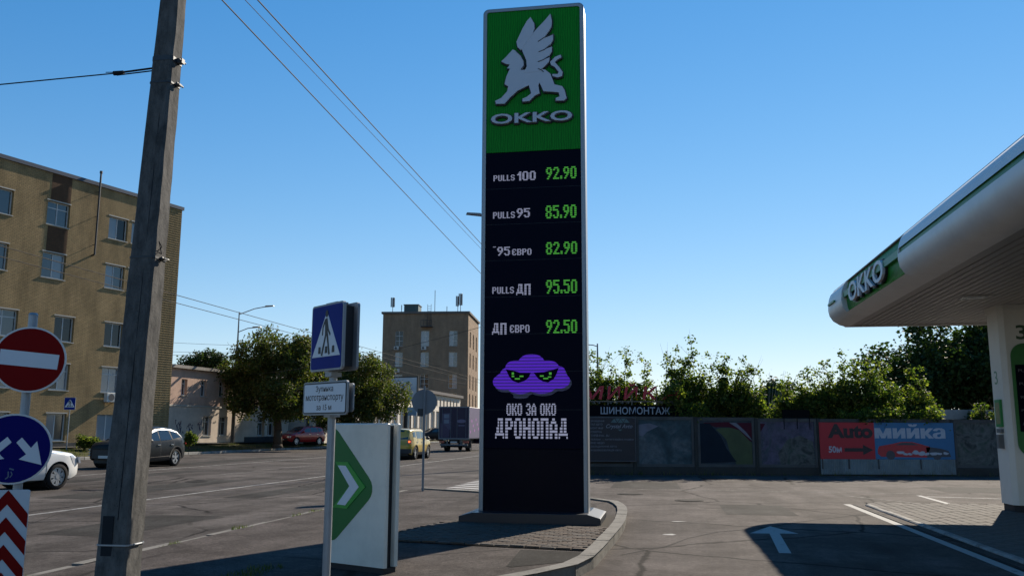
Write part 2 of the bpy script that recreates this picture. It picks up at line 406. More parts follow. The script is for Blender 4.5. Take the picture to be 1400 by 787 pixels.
IRIS = [[(-0.365, 2.577), (-0.327, 2.577), (-0.327, 2.537), (-0.365, 2.537)], [(-0.365, 2.523), (-0.322, 2.523), (-0.322, 2.497), (-0.365, 2.497)], [(-0.312, 2.48), (-0.226, 2.48), (-0.226, 2.456), (-0.312, 2.457)], [(-0.231, 2.522), (-0.165, 2.522), (-0.164, 2.498), (-0.231, 2.499)], [(0.272, 2.573), (0.315, 2.572), (0.314, 2.533), (0.272, 2.533)], [(0.116, 2.524), (0.182, 2.524), (0.182, 2.501), (0.116, 2.501)], [(0.173, 2.482), (0.258, 2.482), (0.258, 2.458), (0.173, 2.459)], [(0.253, 2.505), (0.31, 2.505), (0.31, 2.486), (0.253, 2.486)]]
LED = [('PULLS', 'w', -0.706, 5.932, -0.325, 6.039), ('100', 'w', -0.283, 5.923, 0.047, 6.09), ('92.90', 'g', 0.227, 5.922, 0.761, 6.142), ('PULLS', 'w', -0.709, 5.257, -0.32, 5.374), ('95', 'w', -0.288, 5.259, -0.055, 5.425), ('85.90', 'g', 0.22, 5.223, 0.755, 5.458), ('^', 'w', -0.705, 4.715, -0.653, 4.767), ('95', 'w', -0.63, 4.595, -0.405, 4.751), ('ЄВРО', 'w', -0.368, 4.595, -0.027, 4.707), ('82.90', 'g', 0.224, 4.59, 0.763, 4.808), ('PULLS', 'w', -0.712, 3.929, -0.332, 4.046), ('ДП', 'w', -0.293, 3.895, -0.043, 4.091), ('95.50', 'g', 0.222, 3.909, 0.757, 4.149), ('ДП', 'w', -0.711, 3.22, -0.459, 3.423), ('ЄВРО', 'w', -0.401, 3.25, -0.06, 3.383), ('92.50', 'g', 0.221, 3.228, 0.752, 3.46), ('ОКО ЗА ОКО', 'w', -0.453, 1.853, 0.386, 2.055), ('ДРОНОПАД', 'w', -0.643, 1.466, 0.58, 1.814)]
SEAMS = [(0.003, 6.431), (0.003, 1.295), (0.003, 0.264)]
CLOUD = [(0.583, 2.519), (0.617, 2.474), (0.626, 2.428), (0.613, 2.385), (0.582, 2.347), (0.534, 2.318), (0.471, 2.301), (0.388, 2.303), (0.357, 2.284), (0.331, 2.265), (0.302, 2.249), (0.272, 2.237), (0.241, 2.228), (0.211, 2.222), (0.181, 2.218), (0.152, 2.217), (0.125, 2.217), (0.098, 2.218), (0.073, 2.222), (0.049, 2.226), (0.026, 2.232), (0.004, 2.239), (-0.017, 2.247), (-0.036, 2.256), (-0.056, 2.249), (-0.077, 2.239), (-0.101, 2.23), (-0.125, 2.223), (-0.152, 2.218), (-0.179, 2.214), (-0.209, 2.213), (-0.239, 2.214), (-0.27, 2.217), (-0.302, 2.223), (-0.334, 2.232), (-0.366, 2.244), (-0.396, 2.26), (-0.423, 2.281), (-0.497, 2.279), (-0.569, 2.288), (-0.624, 2.312), (-0.664, 2.347), (-0.687, 2.389), (-0.69, 2.436), (-0.668, 2.483), (-0.614, 2.527), (-0.563, 2.564), (-0.549, 2.599), (-0.519, 2.63), (-0.476, 2.653), (-0.469, 2.685), (-0.457, 2.715), (-0.433, 2.739), (-0.401, 2.757), (-0.366, 2.768), (-0.329, 2.775), (-0.291, 2.777), (-0.255, 2.775), (-0.236, 2.789), (-0.222, 2.811), (-0.205, 2.828), (-0.184, 2.843), (-0.162, 2.855), (-0.139, 2.865), (-0.115, 2.873), (-0.09, 2.878), (-0.065, 2.881), (-0.039, 2.883), (-0.014, 2.883), (0.012, 2.881), (0.037, 2.877), (0.061, 2.871), (0.086, 2.863), (0.109, 2.853), (0.131, 2.84), (0.151, 2.825), (0.168, 2.807), (0.182, 2.785), (0.2, 2.769), (0.237, 2.772), (0.275, 2.771), (0.314, 2.765), (0.352, 2.754), (0.387, 2.737), (0.415, 2.714), (0.43, 2.684), (0.49, 2.666), (0.527, 2.636), (0.547, 2.599), (0.552, 2.559)]
CLOUD_LOW = [(0.611, 2.477), (0.645, 2.432), (0.654, 2.386), (0.641, 2.343), (0.609, 2.305), (0.561, 2.276), (0.499, 2.26), (0.416, 2.261), (0.385, 2.242), (0.359, 2.223), (0.33, 2.207), (0.3, 2.195), (0.269, 2.186), (0.239, 2.18), (0.209, 2.176), (0.18, 2.175), (0.153, 2.175), (0.126, 2.177), (0.101, 2.18), (0.077, 2.184), (0.054, 2.19), (0.032, 2.197), (0.012, 2.205), (-0.007, 2.214), (-0.027, 2.207), (-0.049, 2.197), (-0.1, 2.151), (-0.125, 2.144), (-0.152, 2.139), (-0.179, 2.135), (-0.208, 2.134), (-0.239, 2.134), (-0.27, 2.137), (-0.302, 2.143), (-0.334, 2.152), (-0.337, 2.202), (-0.367, 2.218), (-0.394, 2.239), (-0.468, 2.237), (-0.54, 2.246), (-0.595, 2.27), (-0.635, 2.304), (-0.658, 2.346), (-0.66, 2.393), (-0.639, 2.44), (-0.585, 2.484), (-0.534, 2.521), (-0.52, 2.556), (-0.49, 2.587), (-0.447, 2.61), (-0.44, 2.642), (-0.428, 2.672), (-0.404, 2.696), (-0.372, 2.714), (-0.337, 2.726), (-0.3, 2.732), (-0.262, 2.734), (-0.226, 2.732), (-0.207, 2.746), (-0.193, 2.768), (-0.176, 2.786), (-0.156, 2.8), (-0.134, 2.812), (-0.11, 2.822), (-0.086, 2.83), (-0.061, 2.835), (-0.036, 2.839), (-0.011, 2.84), (0.015, 2.84), (0.04, 2.838), (0.065, 2.834), (0.09, 2.828), (0.114, 2.82), (0.137, 2.81), (0.159, 2.797), (0.179, 2.782), (0.197, 2.764), (0.21, 2.743), (0.228, 2.727), (0.265, 2.729), (0.303, 2.728), (0.342, 2.722), (0.38, 2.712), (0.415, 2.695), (0.443, 2.672), (0.458, 2.642), (0.518, 2.623), (0.555, 2.593), (0.575, 2.557), (0.58, 2.517)]
FEATHERS = [[(0.371, 8.565), (0.201, 8.508), (0.101, 8.445)], [(0.318, 8.368), (0.215, 8.286), (0.112, 8.251)], [(0.296, 8.157), (0.193, 8.094), (0.097, 8.066)], [(-0.303, 8.304), (-0.207, 8.203), (-0.154, 8.099), (-0.147, 8.014), (-0.206, 7.94)], [(0.1, 7.939), (0.163, 7.908), (0.2, 7.867)]]
# ================================================================== THE GROUND
M_ROAD = asphalt('road_asphalt', 0.086, 1.09)
M_YARD = asphalt('yard_asphalt', 0.092, 1.13, patch=0.3)
M_WALK = asphalt('walk_asphalt', 0.072, 1.12, patch=0.25, crack=0.5, grain=0.65)
M_PATCH = asphalt('patch_asphalt', 0.028, 1.0, patch=0.1, crack=0.0)
M_CURB = mat('kerb_concrete', (0.17, 0.162, 0.145), 0.9, var=0.3, scale=14, bump=0.5, bscale=40, dirt=0.6, dscale=2.5)
M_PAVER = mat('paver', (0.085, 0.066, 0.053), 0.9, var=0.35, scale=3, bump=0.4, bscale=90, dirt=0.5, dscale=2)
M_PAVER2 = mat('paver_grey', (0.085, 0.075, 0.066), 0.9, var=0.35, scale=3, bump=0.4, bscale=90, dirt=0.4, dscale=2)
M_SAND = mat('joint_sand', (0.04, 0.034, 0.026), 1.0, var=0.4, scale=20)
M_SOIL = mat('dry_grass', (0.045, 0.05, 0.018), 1.0, col2=(0.06, 0.05, 0.03), scale=0.8, bump=0.8, bscale=12)
M_GRASS = leaf_mat('grass_blade', [(0.03, 0.045, 0.012), (0.05, 0.065, 0.018), (0.10, 0.085, 0.04)], 0.3)
def paint_mat(name, col, wear=0.5, under=(0.055, 0.052, 0.048)):
    m, N, L, b = node_mat(name)
    tc = N.new('ShaderNodeTexCoord')
    n1 = N.new('ShaderNodeTexNoise'); n1.inputs['Scale'].default_value = 4; n1.inputs['Detail'].default_value = 9; n1.inputs['Roughness'].default_value = 0.8
    L.new(tc.outputs['Object'], n1.inputs['Vector'])
    r = N.new('ShaderNodeValToRGB'); e = r.color_ramp.elements; c = 0.28+0.3*wear
    e[0].position, e[0].color = c, (*under, 1); e[1].position, e[1].color = c+0.09, (*col, 1)
    L.new(n1.outputs['Fac'], r.inputs[0]); L.new(r.outputs[0], b.inputs['Base Color']); b.inputs['Roughness'].default_value = 0.85; b.inputs['Specular IOR Level'].default_value = 0.1
    return m
M_LINE = paint_mat('road_paint', (0.24, 0.235, 0.22), 0.45)
M_LINE2 = paint_mat('fresh_paint', (0.34, 0.335, 0.32), 0.22)
M_LINE3 = paint_mat('worn_paint', (0.2, 0.195, 0.18), 0.72)

def sheet(name, pts, z, m, sub=0, kind='structure', grid=None):
    b = MB()
    if grid:
        (u0, u1, v0, v1, f) = grid
        nu, nv = 24, 24
        for i in range(nu+1):
            for j in range(nv+1): b.v.append(tuple(f(u0+(u1-u0)*i/nu, v0+(v1-v0)*j/nv)))
        for i in range(nu):
            for j in range(nv):
                a = i*(nv+1)+j; b.f.append((a, a+nv+1, a+nv+2, a+1)); b.mi.append(0)
    else:
        ar = sum(pts[i][0]*pts[(i+1)%len(pts)][1]-pts[(i+1)%len(pts)][0]*pts[i][1] for i in range(len(pts)))
        if ar < 0: pts = pts[::-1]
        for t in tessellate_polygon([[Vector((p[0], p[1], 0)) for p in pts]]):
            p, q, r = [Vector((pts[i][0], pts[i][1], 0)) for i in t]
            if (q-p).cross(r-p).z < 0: t = t[::-1]
            b.f.append(tuple(t)); b.mi.append(0)
        b.v = [(p[0], p[1], z) for p in pts]
    return b.build(name, m, kind=kind, origin=(0, 0, 0))

# asphalt materials use object coordinates: sheets are turned into the site frame so wheel tracks follow the road
def site_sheet(name, r0, r1, s0, s1, z, m):
    b = MB(); b.quad((r0, s0, z), (r1, s0, z), (r1, s1, z), (r0, s1, z))
    o = b.build(name, m, kind='structure', origin=(0, 0, 0)); o.rotation_euler = (0, 0, -A); return o
def rsheet(r0, r1, s0, s1, z): return [S(r0, s0, z), S(r1, s0, z), S(r1, s1, z), S(r0, s1, z)]

sheet('ground', [(-2500, -300), (2500, -300), (2500, 3500), (-2500, 3500)], -0.03, M_SOIL)
site_sheet('road', -30.25, -6.5, -60, 420, 0.0, M_ROAD)
site_sheet('forecourt', -6.5, 40, -40, 37, 0.0, M_YARD)
site_sheet('side_ground', -6.5, 60, 37.0, 420, 0.004, M_SOIL)
walk = [S(-6.38, -12), S(-6.38, 21.6), (-2.5, 22.9), (-2.1, 22.9), (-0.9, 21.8), (0.6, 20.75), (1.62, 19.75), (2.02, 19.3), (2.12, 18.6), (2.10, 18.0), (1.95, 16.35), (1.66, 14.5), (1.16, 12.1), (0.74, 10.45), (0.25, 9.65), (-1.5, 7.6), (-3.6, 4.6), (-5.2, 0.5), (-6.0, -12)]
walk = [(p[0], p[1]) for p in walk]
WZ = 0.12
o = sheet('pavement', [tuple((Matrix.Rotation(A, 2) @ Vector(p))) for p in walk], WZ, M_WALK)
o.rotation_euler = (0, 0, -A)
# far verge and ground up to the buildings
b = MB()
prev = None
cols_r = [-30.5, -31.6, -33.4, -36, -60, -160]
cols_z = [0.10, 0.22, 0.48, 0.52, 0.52, 0.52]
rows_s = [-40 + 10*i for i in range(44)]
for i, s_ in enumerate(rows_s):
    for r_, z_ in zip(cols_r, cols_z): b.v.append(tuple(S(r_, s_, z_ + (0.04*math.sin(s_*1.7+r_) if r_ < -31 else 0))))
n = len(cols_r)
for i in range(len(rows_s)-1):
    for j in range(n-1): b.f.append((i*n+j, (i+1)*n+j, (i+1)*n+j+1, i*n+j+1)); b.mi.append(0)
b.build('verge', M_SOIL, kind='structure', origin=(0, 0, 0), smooth=True)
site_sheet('far_footway', -36.0, -33.5, -40, 140, 0.575, mat('far_asphalt', (0.09, 0.084, 0.075), 0.95, var=0.3, scale=1.2))

# --- kerbs: every stone its own piece
def catmull(P, step):
    P = [Vector((p[0], p[1], 0)) for p in P]; out = []
    for i in range(len(P)-1):
        p0, p1, p2, p3 = P[max(i-1, 0)], P[i], P[i+1], P[min(i+2, len(P)-1)]
        for k in range(20):
            t = k/20; out.append(0.5*((2*p1)+(p2-p0)*t+(2*p0-5*p1+4*p2-p3)*t*t+(3*p1-p0-3*p2+p3)*t**3))
    out.append(P[-1])
    res = [out[0]]; acc = 0
    for a, c in zip(out[:-1], out[1:]):
        acc += (c-a).length
        if acc >= step: res.append(c); acc = 0
    return res
def kerb(name, pts, width, z0, z1, jitter=0.004, gap=0.008, m=None):
    root = bpy.data.objects.new(name, None); COL.objects.link(root); root['kind'] = 'structure'; TM[root.name] = Matrix.Identity(4)
    for a, c in zip(pts[:-1], pts[1:]):
        d = (c-a).normalized(); nrm = Vector((-d.y, d.x, 0)); e = gap
        dz = random.uniform(-jitter, jitter); sh = nrm*random.uniform(-jitter, jitter)
        p = a+d*e+sh; q = c-d*e+sh; ch = 0.018
        z = z1+dz
        mb = MB()
        vs = []
        for u in (p, q):
            for off, zz in ((0, z0), (0, z-ch), (ch, z), (width-0.006, z), (width, z-0.006), (width, z0)):
                w = u+nrm*off; vs.append((w.x, w.y, zz))
        fs = [(i, 6+i, 6+(i+1)%6, (i+1)%6) for i in range(6)] + [(5, 4, 3, 2, 1, 0), (6, 7, 8, 9, 10, 11)]
        mb.add(vs, fs); mb.build('kerb_stone', m or M_CURB, root)
    return root
bulb = catmull([(-2.2, 23.15), (-0.8, 22.0), (0.7, 20.9), (1.75, 19.95), (2.16, 19.35), (2.25, 18.5), (2.22, 17.5), (2.06, 16.2), (1.77, 14.45), (1.26, 12.03), (0.86, 10.42), (0.30, 9.50), (-1.6, 7.3), (-3.7, 4.4), (-5.2, 0.4)], 0.72)
kerb('island_kerb', [Vector((p.x, p.y, 0)) for p in bulb][::1], -0.16, -0.02, 0.155)
kerb('near_kerb', [S(-6.5, 22.3-1.0*i) for i in range(32)], -0.13, -0.02, 0.095, jitter=0.022, gap=0.015)
kerb('far_kerb', [S(-30.3, -2+1.5*i) for i in range(90)], 0.18, -0.02, 0.15, jitter=0.012, gap=0.03, m=mat('far_kerb_concrete', (0.24, 0.235, 0.22), 0.9, var=0.35, scale=1.4, dirt=0.5))

# --- block paving round the price board
def inside(p, poly):
    c = False; n = len(poly); j = n-1
    for i in range(n):
        (x0, y0), (x1, y1) = poly[i][:2], poly[j][:2]
        if (y0 > p[1]) != (y1 > p[1]) and p[0] < (x1-x0)*(p[1]-y0)/(y1-y0)+x0: c = not c
        j = i
    return c
pave = bpy.data.objects.new('block_paving', None); COL.objects.link(pave); pave['kind'] = 'structure'; TM['block_paving'] = Matrix.Identity(4)
area = [(-2.0, 12.40), (0.95, 11.36), (1.24, 12.7), (1.58, 14.6), (1.80, 16.1), (1.45, 16.5), (1.0, 15.2), (-0.95, 15.0), (-1.75, 12.95)]
sheet('paving_bed', area, 0.134, M_SAND)
bm_ = MB(); bm_.bbox(-0.097, 0.097, -0.052, 0.052, -0.03, 0.0, 0.005)
me1 = bm_.build('brick', M_PAVER, pave); bm_ = MB(); bm_.bbox(-0.097, 0.097, -0.052, 0.052, -0.03, 0.0, 0.005); me2 = bm_.build('brick', M_PAVER2, pave)
used1 = False
d1 = Vector((0.938, -0.346, 0)); d2 = Vector((0.346, 0.938, 0)); O0 = Vector((0.95, 11.36, 0)); ang = math.atan2(d1.y, d1.x)
cnt = 0
inner = [(p[0], p[1]) for p in area]
for j in range(60):
    for i in range(30):
        c = O0 - d1*(0.11+0.208*i+(0.104 if j % 2 else 0)) + d2*(0.065+0.117*j)
        if not inside((c.x, c.y), inner): continue
        # site coordinates, to leave out the blocks the plinth stands on
        r_ = c.x*math.cos(A)-c.y*math.sin(A); s_ = c.x*math.sin(A)+c.y*math.cos(A)
        if -3.2 < r_ < -1.1 and 14.4 < s_: continue
        cnt += 1
        if cnt > 300: break
        src = me1 if random.random() < 0.62 else me2
        q = share(src, pave, (c.x, c.y, 0.148+random.uniform(-0.003, 0.004)), (random.uniform(-.012, .012), random.uniform(-.012, .012), ang+random.uniform(-.015, .015)))
bpy.data.objects.remove(me1); bpy.data.objects.remove(me2)
sheet('asphalt_patch', [(0.12, 11.50), (0.92, 11.30), (0.66, 10.48), (0.0, 10.05), (-0.05, 10.1)], WZ+0.004, M_PATCH)

# --- painted markings
def stripe(pts, m, name='lane_marking', z=0.004): return sheet(name, [(p[0], p[1]) for p in pts], z, m)
stripe(rsheet(-11.87, -11.73, -40, 200, 0), M_LINE)
stripe(rsheet(-20.2, -20.05, -40, 300, 0), M_LINE)
for i in range(22): stripe(rsheet(-24.2, -24.08, 8+6*i*1.0, 11+6*i, 0), M_LINE3)
for i in range(12): stripe(rsheet(-15.8, -15.68, 30+6*i*1.0, 33+6*i, 0), M_LINE3)
zd = Vector((0.74, -0.67, 0)); zn = Vector((0.67, 0.74, 0))
for k in range(8):
    e = S(-6.15, 23.45+0.80*k); stripe([e, e+zd*3.4, e+zd*3.4+zn*0.36, e+zn*0.36], M_LINE2, 'crossing_stripe')
stripe(rsheet(3.94, 4.09, -6, 21.3, 0), M_LINE2, 'bay_line')
stripe([S(1.42+.06, 12.62), S(1.64, 12.62), S(1.78, 14.98), S(2.08, 15.02), S(1.76, 16.1), S(1.31, 14.93), S(1.62, 14.96)], M_LINE2, 'arrow_marking')
stripe([S(6.35, 24.6), S(6.47, 24.6), S(6.40, 21.6), S(6.26, 21.6)], M_LINE2, 'bay_line')
stripe([S(6.5, 24.3), S(12, 22.9), S(12, 22.78), S(6.5, 24.17)], M_LINE2, 'bay_line')
stripe([S(4.42, 24.1), S(5.6, 21.9), S(5.7, 21.9), S(4.56, 24.1)], M_LINE3, 'bay_line')
stripe([S(-1.4, 25.5), S(14, 25.1), S(14, 24.98), S(-1.4, 25.38)], M_LINE3, 'bay_line')
M_REP = asphalt('repair_asphalt', 0.045, 1.0, patch=0.1, crack=0.0)
for (r0, r1, s0, s1) in ((-9.6, -8.2, 12.5, 15.8), (-14.6, -13.2, 19, 27), (-10.4, -9.5, 20, 29), (-18.7, -17.6, 24, 33), (-23.0, -21.4, 36, 50)):
    j = lambda: random.uniform(-.05, .05)
    stripe([S(r0+j(), s0+j()), S(r1+j(), s0+j()), S(r1+j(), (s0+s1)/2), S(r1+j(), s1+j()), S(r0+j(), s1+j()), S(r0+j(), (s0+s1)/2)], M_REP, 'asphalt_repair', .002)
for (r0, r1, s0, s1) in ((-1.6, 0.4, 25.9, 29.2), (1.2, 2.5, 18.2, 20.6), (7.5, 10, 26, 28.5)):
    j = lambda: random.uniform(-.05, .05)
    stripe([S(r0+j(), s0+j()), S(r1+j(), s0+j()), S(r1+j(), s1+j()), S(r0+j(), s1+j())], M_REP, 'asphalt_repair', .002)
# thin wandering dark bands: crack seals that also paint in wire shadows
M_TAR_SHADOW = mat('tar_seal_shadow', (.016, .015, .015), .9, spec=.1)
for (r0, s0, dr, ds, n_) in ((-0.6, 12.0, .55, .9, 9), (0.8, 19.5, 1.0, .35, 8), (-9.0, 9.0, -.35, 1.2, 12), (-17.0, 20.0, .1, 1.6, 12), (3.0, 24.5, 1.1, -.1, 8)):
    P = [(r0, s0)]
    for k in range(n_): P.append((P[-1][0]+dr*random.uniform(.6, 1.3)+random.uniform(-.12, .12), P[-1][1]+ds*random.uniform(.6, 1.3)+random.uniform(-.15, .15)))
    L_, R_ = [], []
    for i, p in enumerate(P):
        q0 = Vector(P[max(i-1, 0)]); q1 = Vector(P[min(i+1, len(P)-1)]); d_ = (q1-q0).normalized(); w_ = random.uniform(.008, .022)
        L_.append(S(p[0]-d_.y*w_, p[1]+d_.x*w_)); R_.append(S(p[0]+d_.y*w_, p[1]-d_.x*w_))
    stripe(L_+R_[::-1], M_TAR_SHADOW, 'seal_shadow_band', .0032)
for (r_, s_, a_, c_) in ((0.05, 14.5, .13, .06), (0.2, 16.6, .18, .03), (-13.6, 17.2, .35, .06)):
    pts = [S(r_+a_*math.cos(t)*random.uniform(.5, 1), s_+c_*math.sin(t)*random.uniform(.5, 1)*2) for t in [i*math.pi/6 for i in range(12)]]
    stripe(pts, M_LINE2, 'paint_spot')
for (r_, s_) in ((0.55, 21.6), (-0.9, 23.5), (-14.4, 26.0)):
    q = MB(); c = S(r_, s_)
    q.tube((c.x, c.y, 0.0), (c.x, c.y, 0.009), 0.34, n=28); q.tube((c.x, c.y, 0.009), (c.x, c.y, 0.016), 0.27, n=24)
    q.build('manhole_cover', mat('cast_iron', (0.018, 0.017, 0.016), 0.9, 0.1, scale=30, spec=.1), kind='structure')
# slot drain and edge strip beside the pump island, then its paving slabs
b = MB(); b.box(4.12, 4.17, -6, 21.2, -0.01, 0.010); b.build('drain_slot', mat('drain_dark', (0.02, 0.02, 0.02), 0.9), kind='structure', origin=(0, 0, 0)).rotation_euler = (0, 0, -A)
kerb('island_edge', [S(4.34, 21.0-0.9*i) for i in range(26)], 0.11, -0.02, 0.035, jitter=0.004, gap=0.01, m=mat('painted_edge', (.30, .29, .27), .9, var=.35, scale=6, dirt=.6, dscale=3))
slabs = bpy.data.objects.new('slab_paving', None); COL.objects.link(slabs); slabs['kind'] = 'structure'; slabs.rotation_euler = (0, 0, -A); TM['slab_paving'] = Matrix.Rotation(-A, 4, 'Z')
b = MB(); b.bbox(-0.094, 0.094, -0.194, 0.194, -0.02, 0, 0.005); sl = b.build('slab', mat('slab_concrete', (0.115, 0.105, 0.095), 0.9, var=0.3, scale=5, bump=0.3, dirt=0.4), slabs)
rest = MB(); k = 0
site_sheet('slab_bed', 4.5, 13, 1, 21.9, 0.004, M_SAND)
for j in range(52):
    for i in range(42):
        r_ = 4.58+0.2*i; s_ = 2.2+0.4*j+(0.2 if i % 2 else 0)
        if s_ > 21.7: continue
        X = S(r_, s_); front = X.y*0.987
        u = X.x/front
        zz = 0.022+random.uniform(-0.002, 0.002)
        if u < 0.6 and k < 290 and 9.2 < s_ < 19: share(sl, slabs, (r_, s_, zz)); k += 1
        else: rest.bbox(r_-0.094, r_+0.094, s_-0.194, s_+0.194, 0.006, zz, 0.005)
rest.build('slab_field', MATS['slab_concrete'], slabs, kind='stuff')
bpy.data.objects.remove(sl)

# --- grass on the kerbs and verge
def blades(name, spots, label, m=M_GRASS):
    b = MB()
    for (x, y, z, n, rad, h) in spots:
        for i in range(n):
            a = random.uniform(0, 6.28); rr = rad*math.sqrt(random.random()); px_, py_ = x+rr*math.cos(a), y+rr*math.sin(a)
            t = random.uniform(0, 6.28); w = random.uniform(.004, .009)*(1+h*1.5); hh = h*random.uniform(.4, 1); l = random.uniform(.1, .6)*hh; g = random.uniform(0, 6.28)
            dx, dy = math.cos(t)*w, math.sin(t)*w
            b.add([(px_-dx, py_-dy, z), (px_+dx, py_+dy, z), (px_+math.cos(g)*l, py_+math.sin(g)*l, z+hh)], [(0, 1, 2)])
    o = b.build(name, m, kind='stuff'); o['label'] = label; return o
sp = []
for s_ in (10.2, 10.9, 11.1, 12.9, 13.1, 15.2, 15.6, 16.0, 16.3, 18.5, 7.0, 8.2):
    c = S(-6.42+random.uniform(-.06, .1), s_); sp.append((c.x, c.y, 0.09, random.randint(25, 90), random.uniform(.08, .2), random.uniform(.03, .09)))
for s_ in (8.8, 9.0, 9.3): c = S(-4.3, s_); sp.append((c.x, c.y, WZ, 60, .2, .06))
blades('grass_tufts', sp, 'small grass tufts growing along the near kerb')
sp = []
for i in range(420):
    s_ = random.uniform(20, 100); r_ = random.uniform(-33.2, -30.7); c = S(r_, s_)
    z_ = 0.10+(-30.5-r_)*0.13; sp.append((c.x, c.y, z_, 26, .5, random.uniform(.1, .32)))
blades('verge_grass', sp, 'rough grass on the verge across the road')
sp = [(x, 33.25+random.uniform(-.1, .1), 0, 14, .2, random.uniform(.08, .3)) for x in np.arange(3, 26, .45)]
blades('fence_weeds', sp, 'weeds growing at the foot of the concrete fence')
# ================================================================== PRICE BOARD
M_ALU = mat('brushed_alu', (0.26, 0.275, 0.29), 0.42, 0.5, var=0.08, scale=3)
M_GREEN = None
def green_mat():
    m, N, L, b = node_mat('sign_green')
    tc = N.new('ShaderNodeTexCoord'); w = N.new('ShaderNodeTexWave'); w.wave_type = 'BANDS'; w.bands_direction = 'X'
    w.inputs['Scale'].default_value = 4.2; w.inputs['Distortion'].default_value = 5; w.inputs['Detail'].default_value = 1.5; w.inputs['Detail Scale'].default_value = 1.6
    mp = N.new('ShaderNodeMapping'); mp.inputs['Scale'].default_value = (1.8, 1, 0.5); L.new(tc.outputs['Object'], mp.inputs[0]); L.new(mp.outputs[0], w.inputs['Vector'])
    r = N.new('ShaderNodeValToRGB'); r.color_ramp.elements[0].color = (0.003, 0.14, 0.010, 1); r.color_ramp.elements[1].color = (0.006, 0.21, 0.015, 1)
    L.new(w.outputs['Fac'], r.inputs[0]); L.new(r.outputs[0], b.inputs['Base Color']); b.inputs['Roughness'].default_value = 0.4; b.inputs['Specular IOR Level'].default_value = 0.1
    bp = N.new('ShaderNodeBump'); bp.inputs['Strength'].default_value = 0.25; bp.inputs['Distance'].default_value = 0.01
    L.new(w.outputs['Fac'], bp.inputs['Height']); L.new(bp.outputs[0], b.inputs['Normal'])
    return m
M_GREEN = green_mat()
M_BLACKP = mat('screen_black', (0.0012, 0.002, 0.010), 0.5, var=0.1, spec=0.05)
M_LETTER = mat('letter_grey', (0.42, 0.45, 0.50), 0.45, 0.1, var=0.06)
M_DARKEDGE = mat('letter_edge', (0.01, 0.012, 0.016), 0.5)
M_PLINTH = mat('plinth_blue_black', (0.012, 0.015, 0.022), 0.35, 0.1, var=0.2, scale=10)
PB = S(-2.155, 14.75, WZ)
pyl = thing('price_board', 'tall dark fuel price board with green winged-lion panel and lit digits', 'price sign', PB, -A)
hz = WZ
def Z(z): return z-hz
W2 = 0.915
def round_path(x0, x1, z0, z1, r, n=6):
    pts = [(x0, z0), (x0, z1-r)]
    pts += [(x0+r-r*math.cos(t), z1-r+r*math.sin(t)) for t in [math.pi/2*k/n for k in range(1, n+1)]]
    pts += [(x1-r+r*math.sin(t), z1-r+r*math.cos(t)) for t in [math.pi/2*k/n for k in range(0, n+1)]]
    pts += [(x1, z0)]
    return pts
fr = MB()
outer = round_path(-W2, W2, Z(0.27), Z(9.17), 0.10); mid = round_path(-W2+.02, W2-.02, Z(0.27), Z(9.15), 0.09); inn = round_path(-W2+.072, W2-.072, Z(0.27), Z(9.098), 0.045)
secs = [(outer, 0.34), (outer, 0.0), (mid, -0.02), (inn, -0.02), (inn, 0.03)]
n = len(outer)
vs = [(p[0], y, p[1]) for path_, y in secs for p in path_]
fs = [(k*n+i, k*n+i+1, (k+1)*n+i+1, (k+1)*n+i) for k in range(len(secs)-1) for i in range(n-1)]
fr.add(vs, fs)
fr.build('frame', M_ALU, pyl)
b = MB(); b.box(-W2+.03, W2-.03, .03, .32, Z(.27), Z(9.12)); b.build('core', M_BLACKP, pyl)
b = MB()
gp = round_path(-.843, .843, Z(6.455), Z(9.098), .045)
b.poly(gp, 0.0, 0.028); b.build('green_panel', M_GREEN, pyl)
b = MB(); b.box(-.843, .843, .004, .028, Z(1.31), Z(6.445)); scr = b.build('screen', M_BLACKP, pyl)
b = MB(); b.box(-.843, .843, .0, .028, Z(.275), Z(1.295)); b.build('lower_panel', mat('lower_black', (0.001, 0.002, 0.008), 0.35, spec=0.06), pyl)
b = MB()
for zz in np.arange(1.31+0.64, 6.4, 0.64): b.box(-.843, .843, .0025, .004, Z(zz)-.002, Z(zz)+.002)
b.build('screen_seam', M_DARKEDGE, scr)
# plinth with chamfered ends
b = MB(); x0, x1 = -1.16, 1.14
def zf(z): return z-WZ
b.poly([(x0, 0.0), (x1, 0.0), (x1, .115), (x1-.03, .125), (.93, .175), (-.93, .175), (x0+.03, .125), (x0, .115)], -.42, .95)
b.build('plinth', M_PLINTH, pyl, bevel=.006)
def thick(path_, w):
    """polyline to a filled band (list of quads)"""
    out = []
    for (a, c), (d, e) in zip(path_[:-1], path_[1:]):
        v = Vector((d-a, e-c)).normalized(); n_ = Vector((-v.y, v.x))*w/2
        out.append([(a+n_.x, c+n_.y), (d+n_.x, e+n_.y), (d-n_.x, e-n_.y), (a-n_.x, c-n_.y)])
    return out
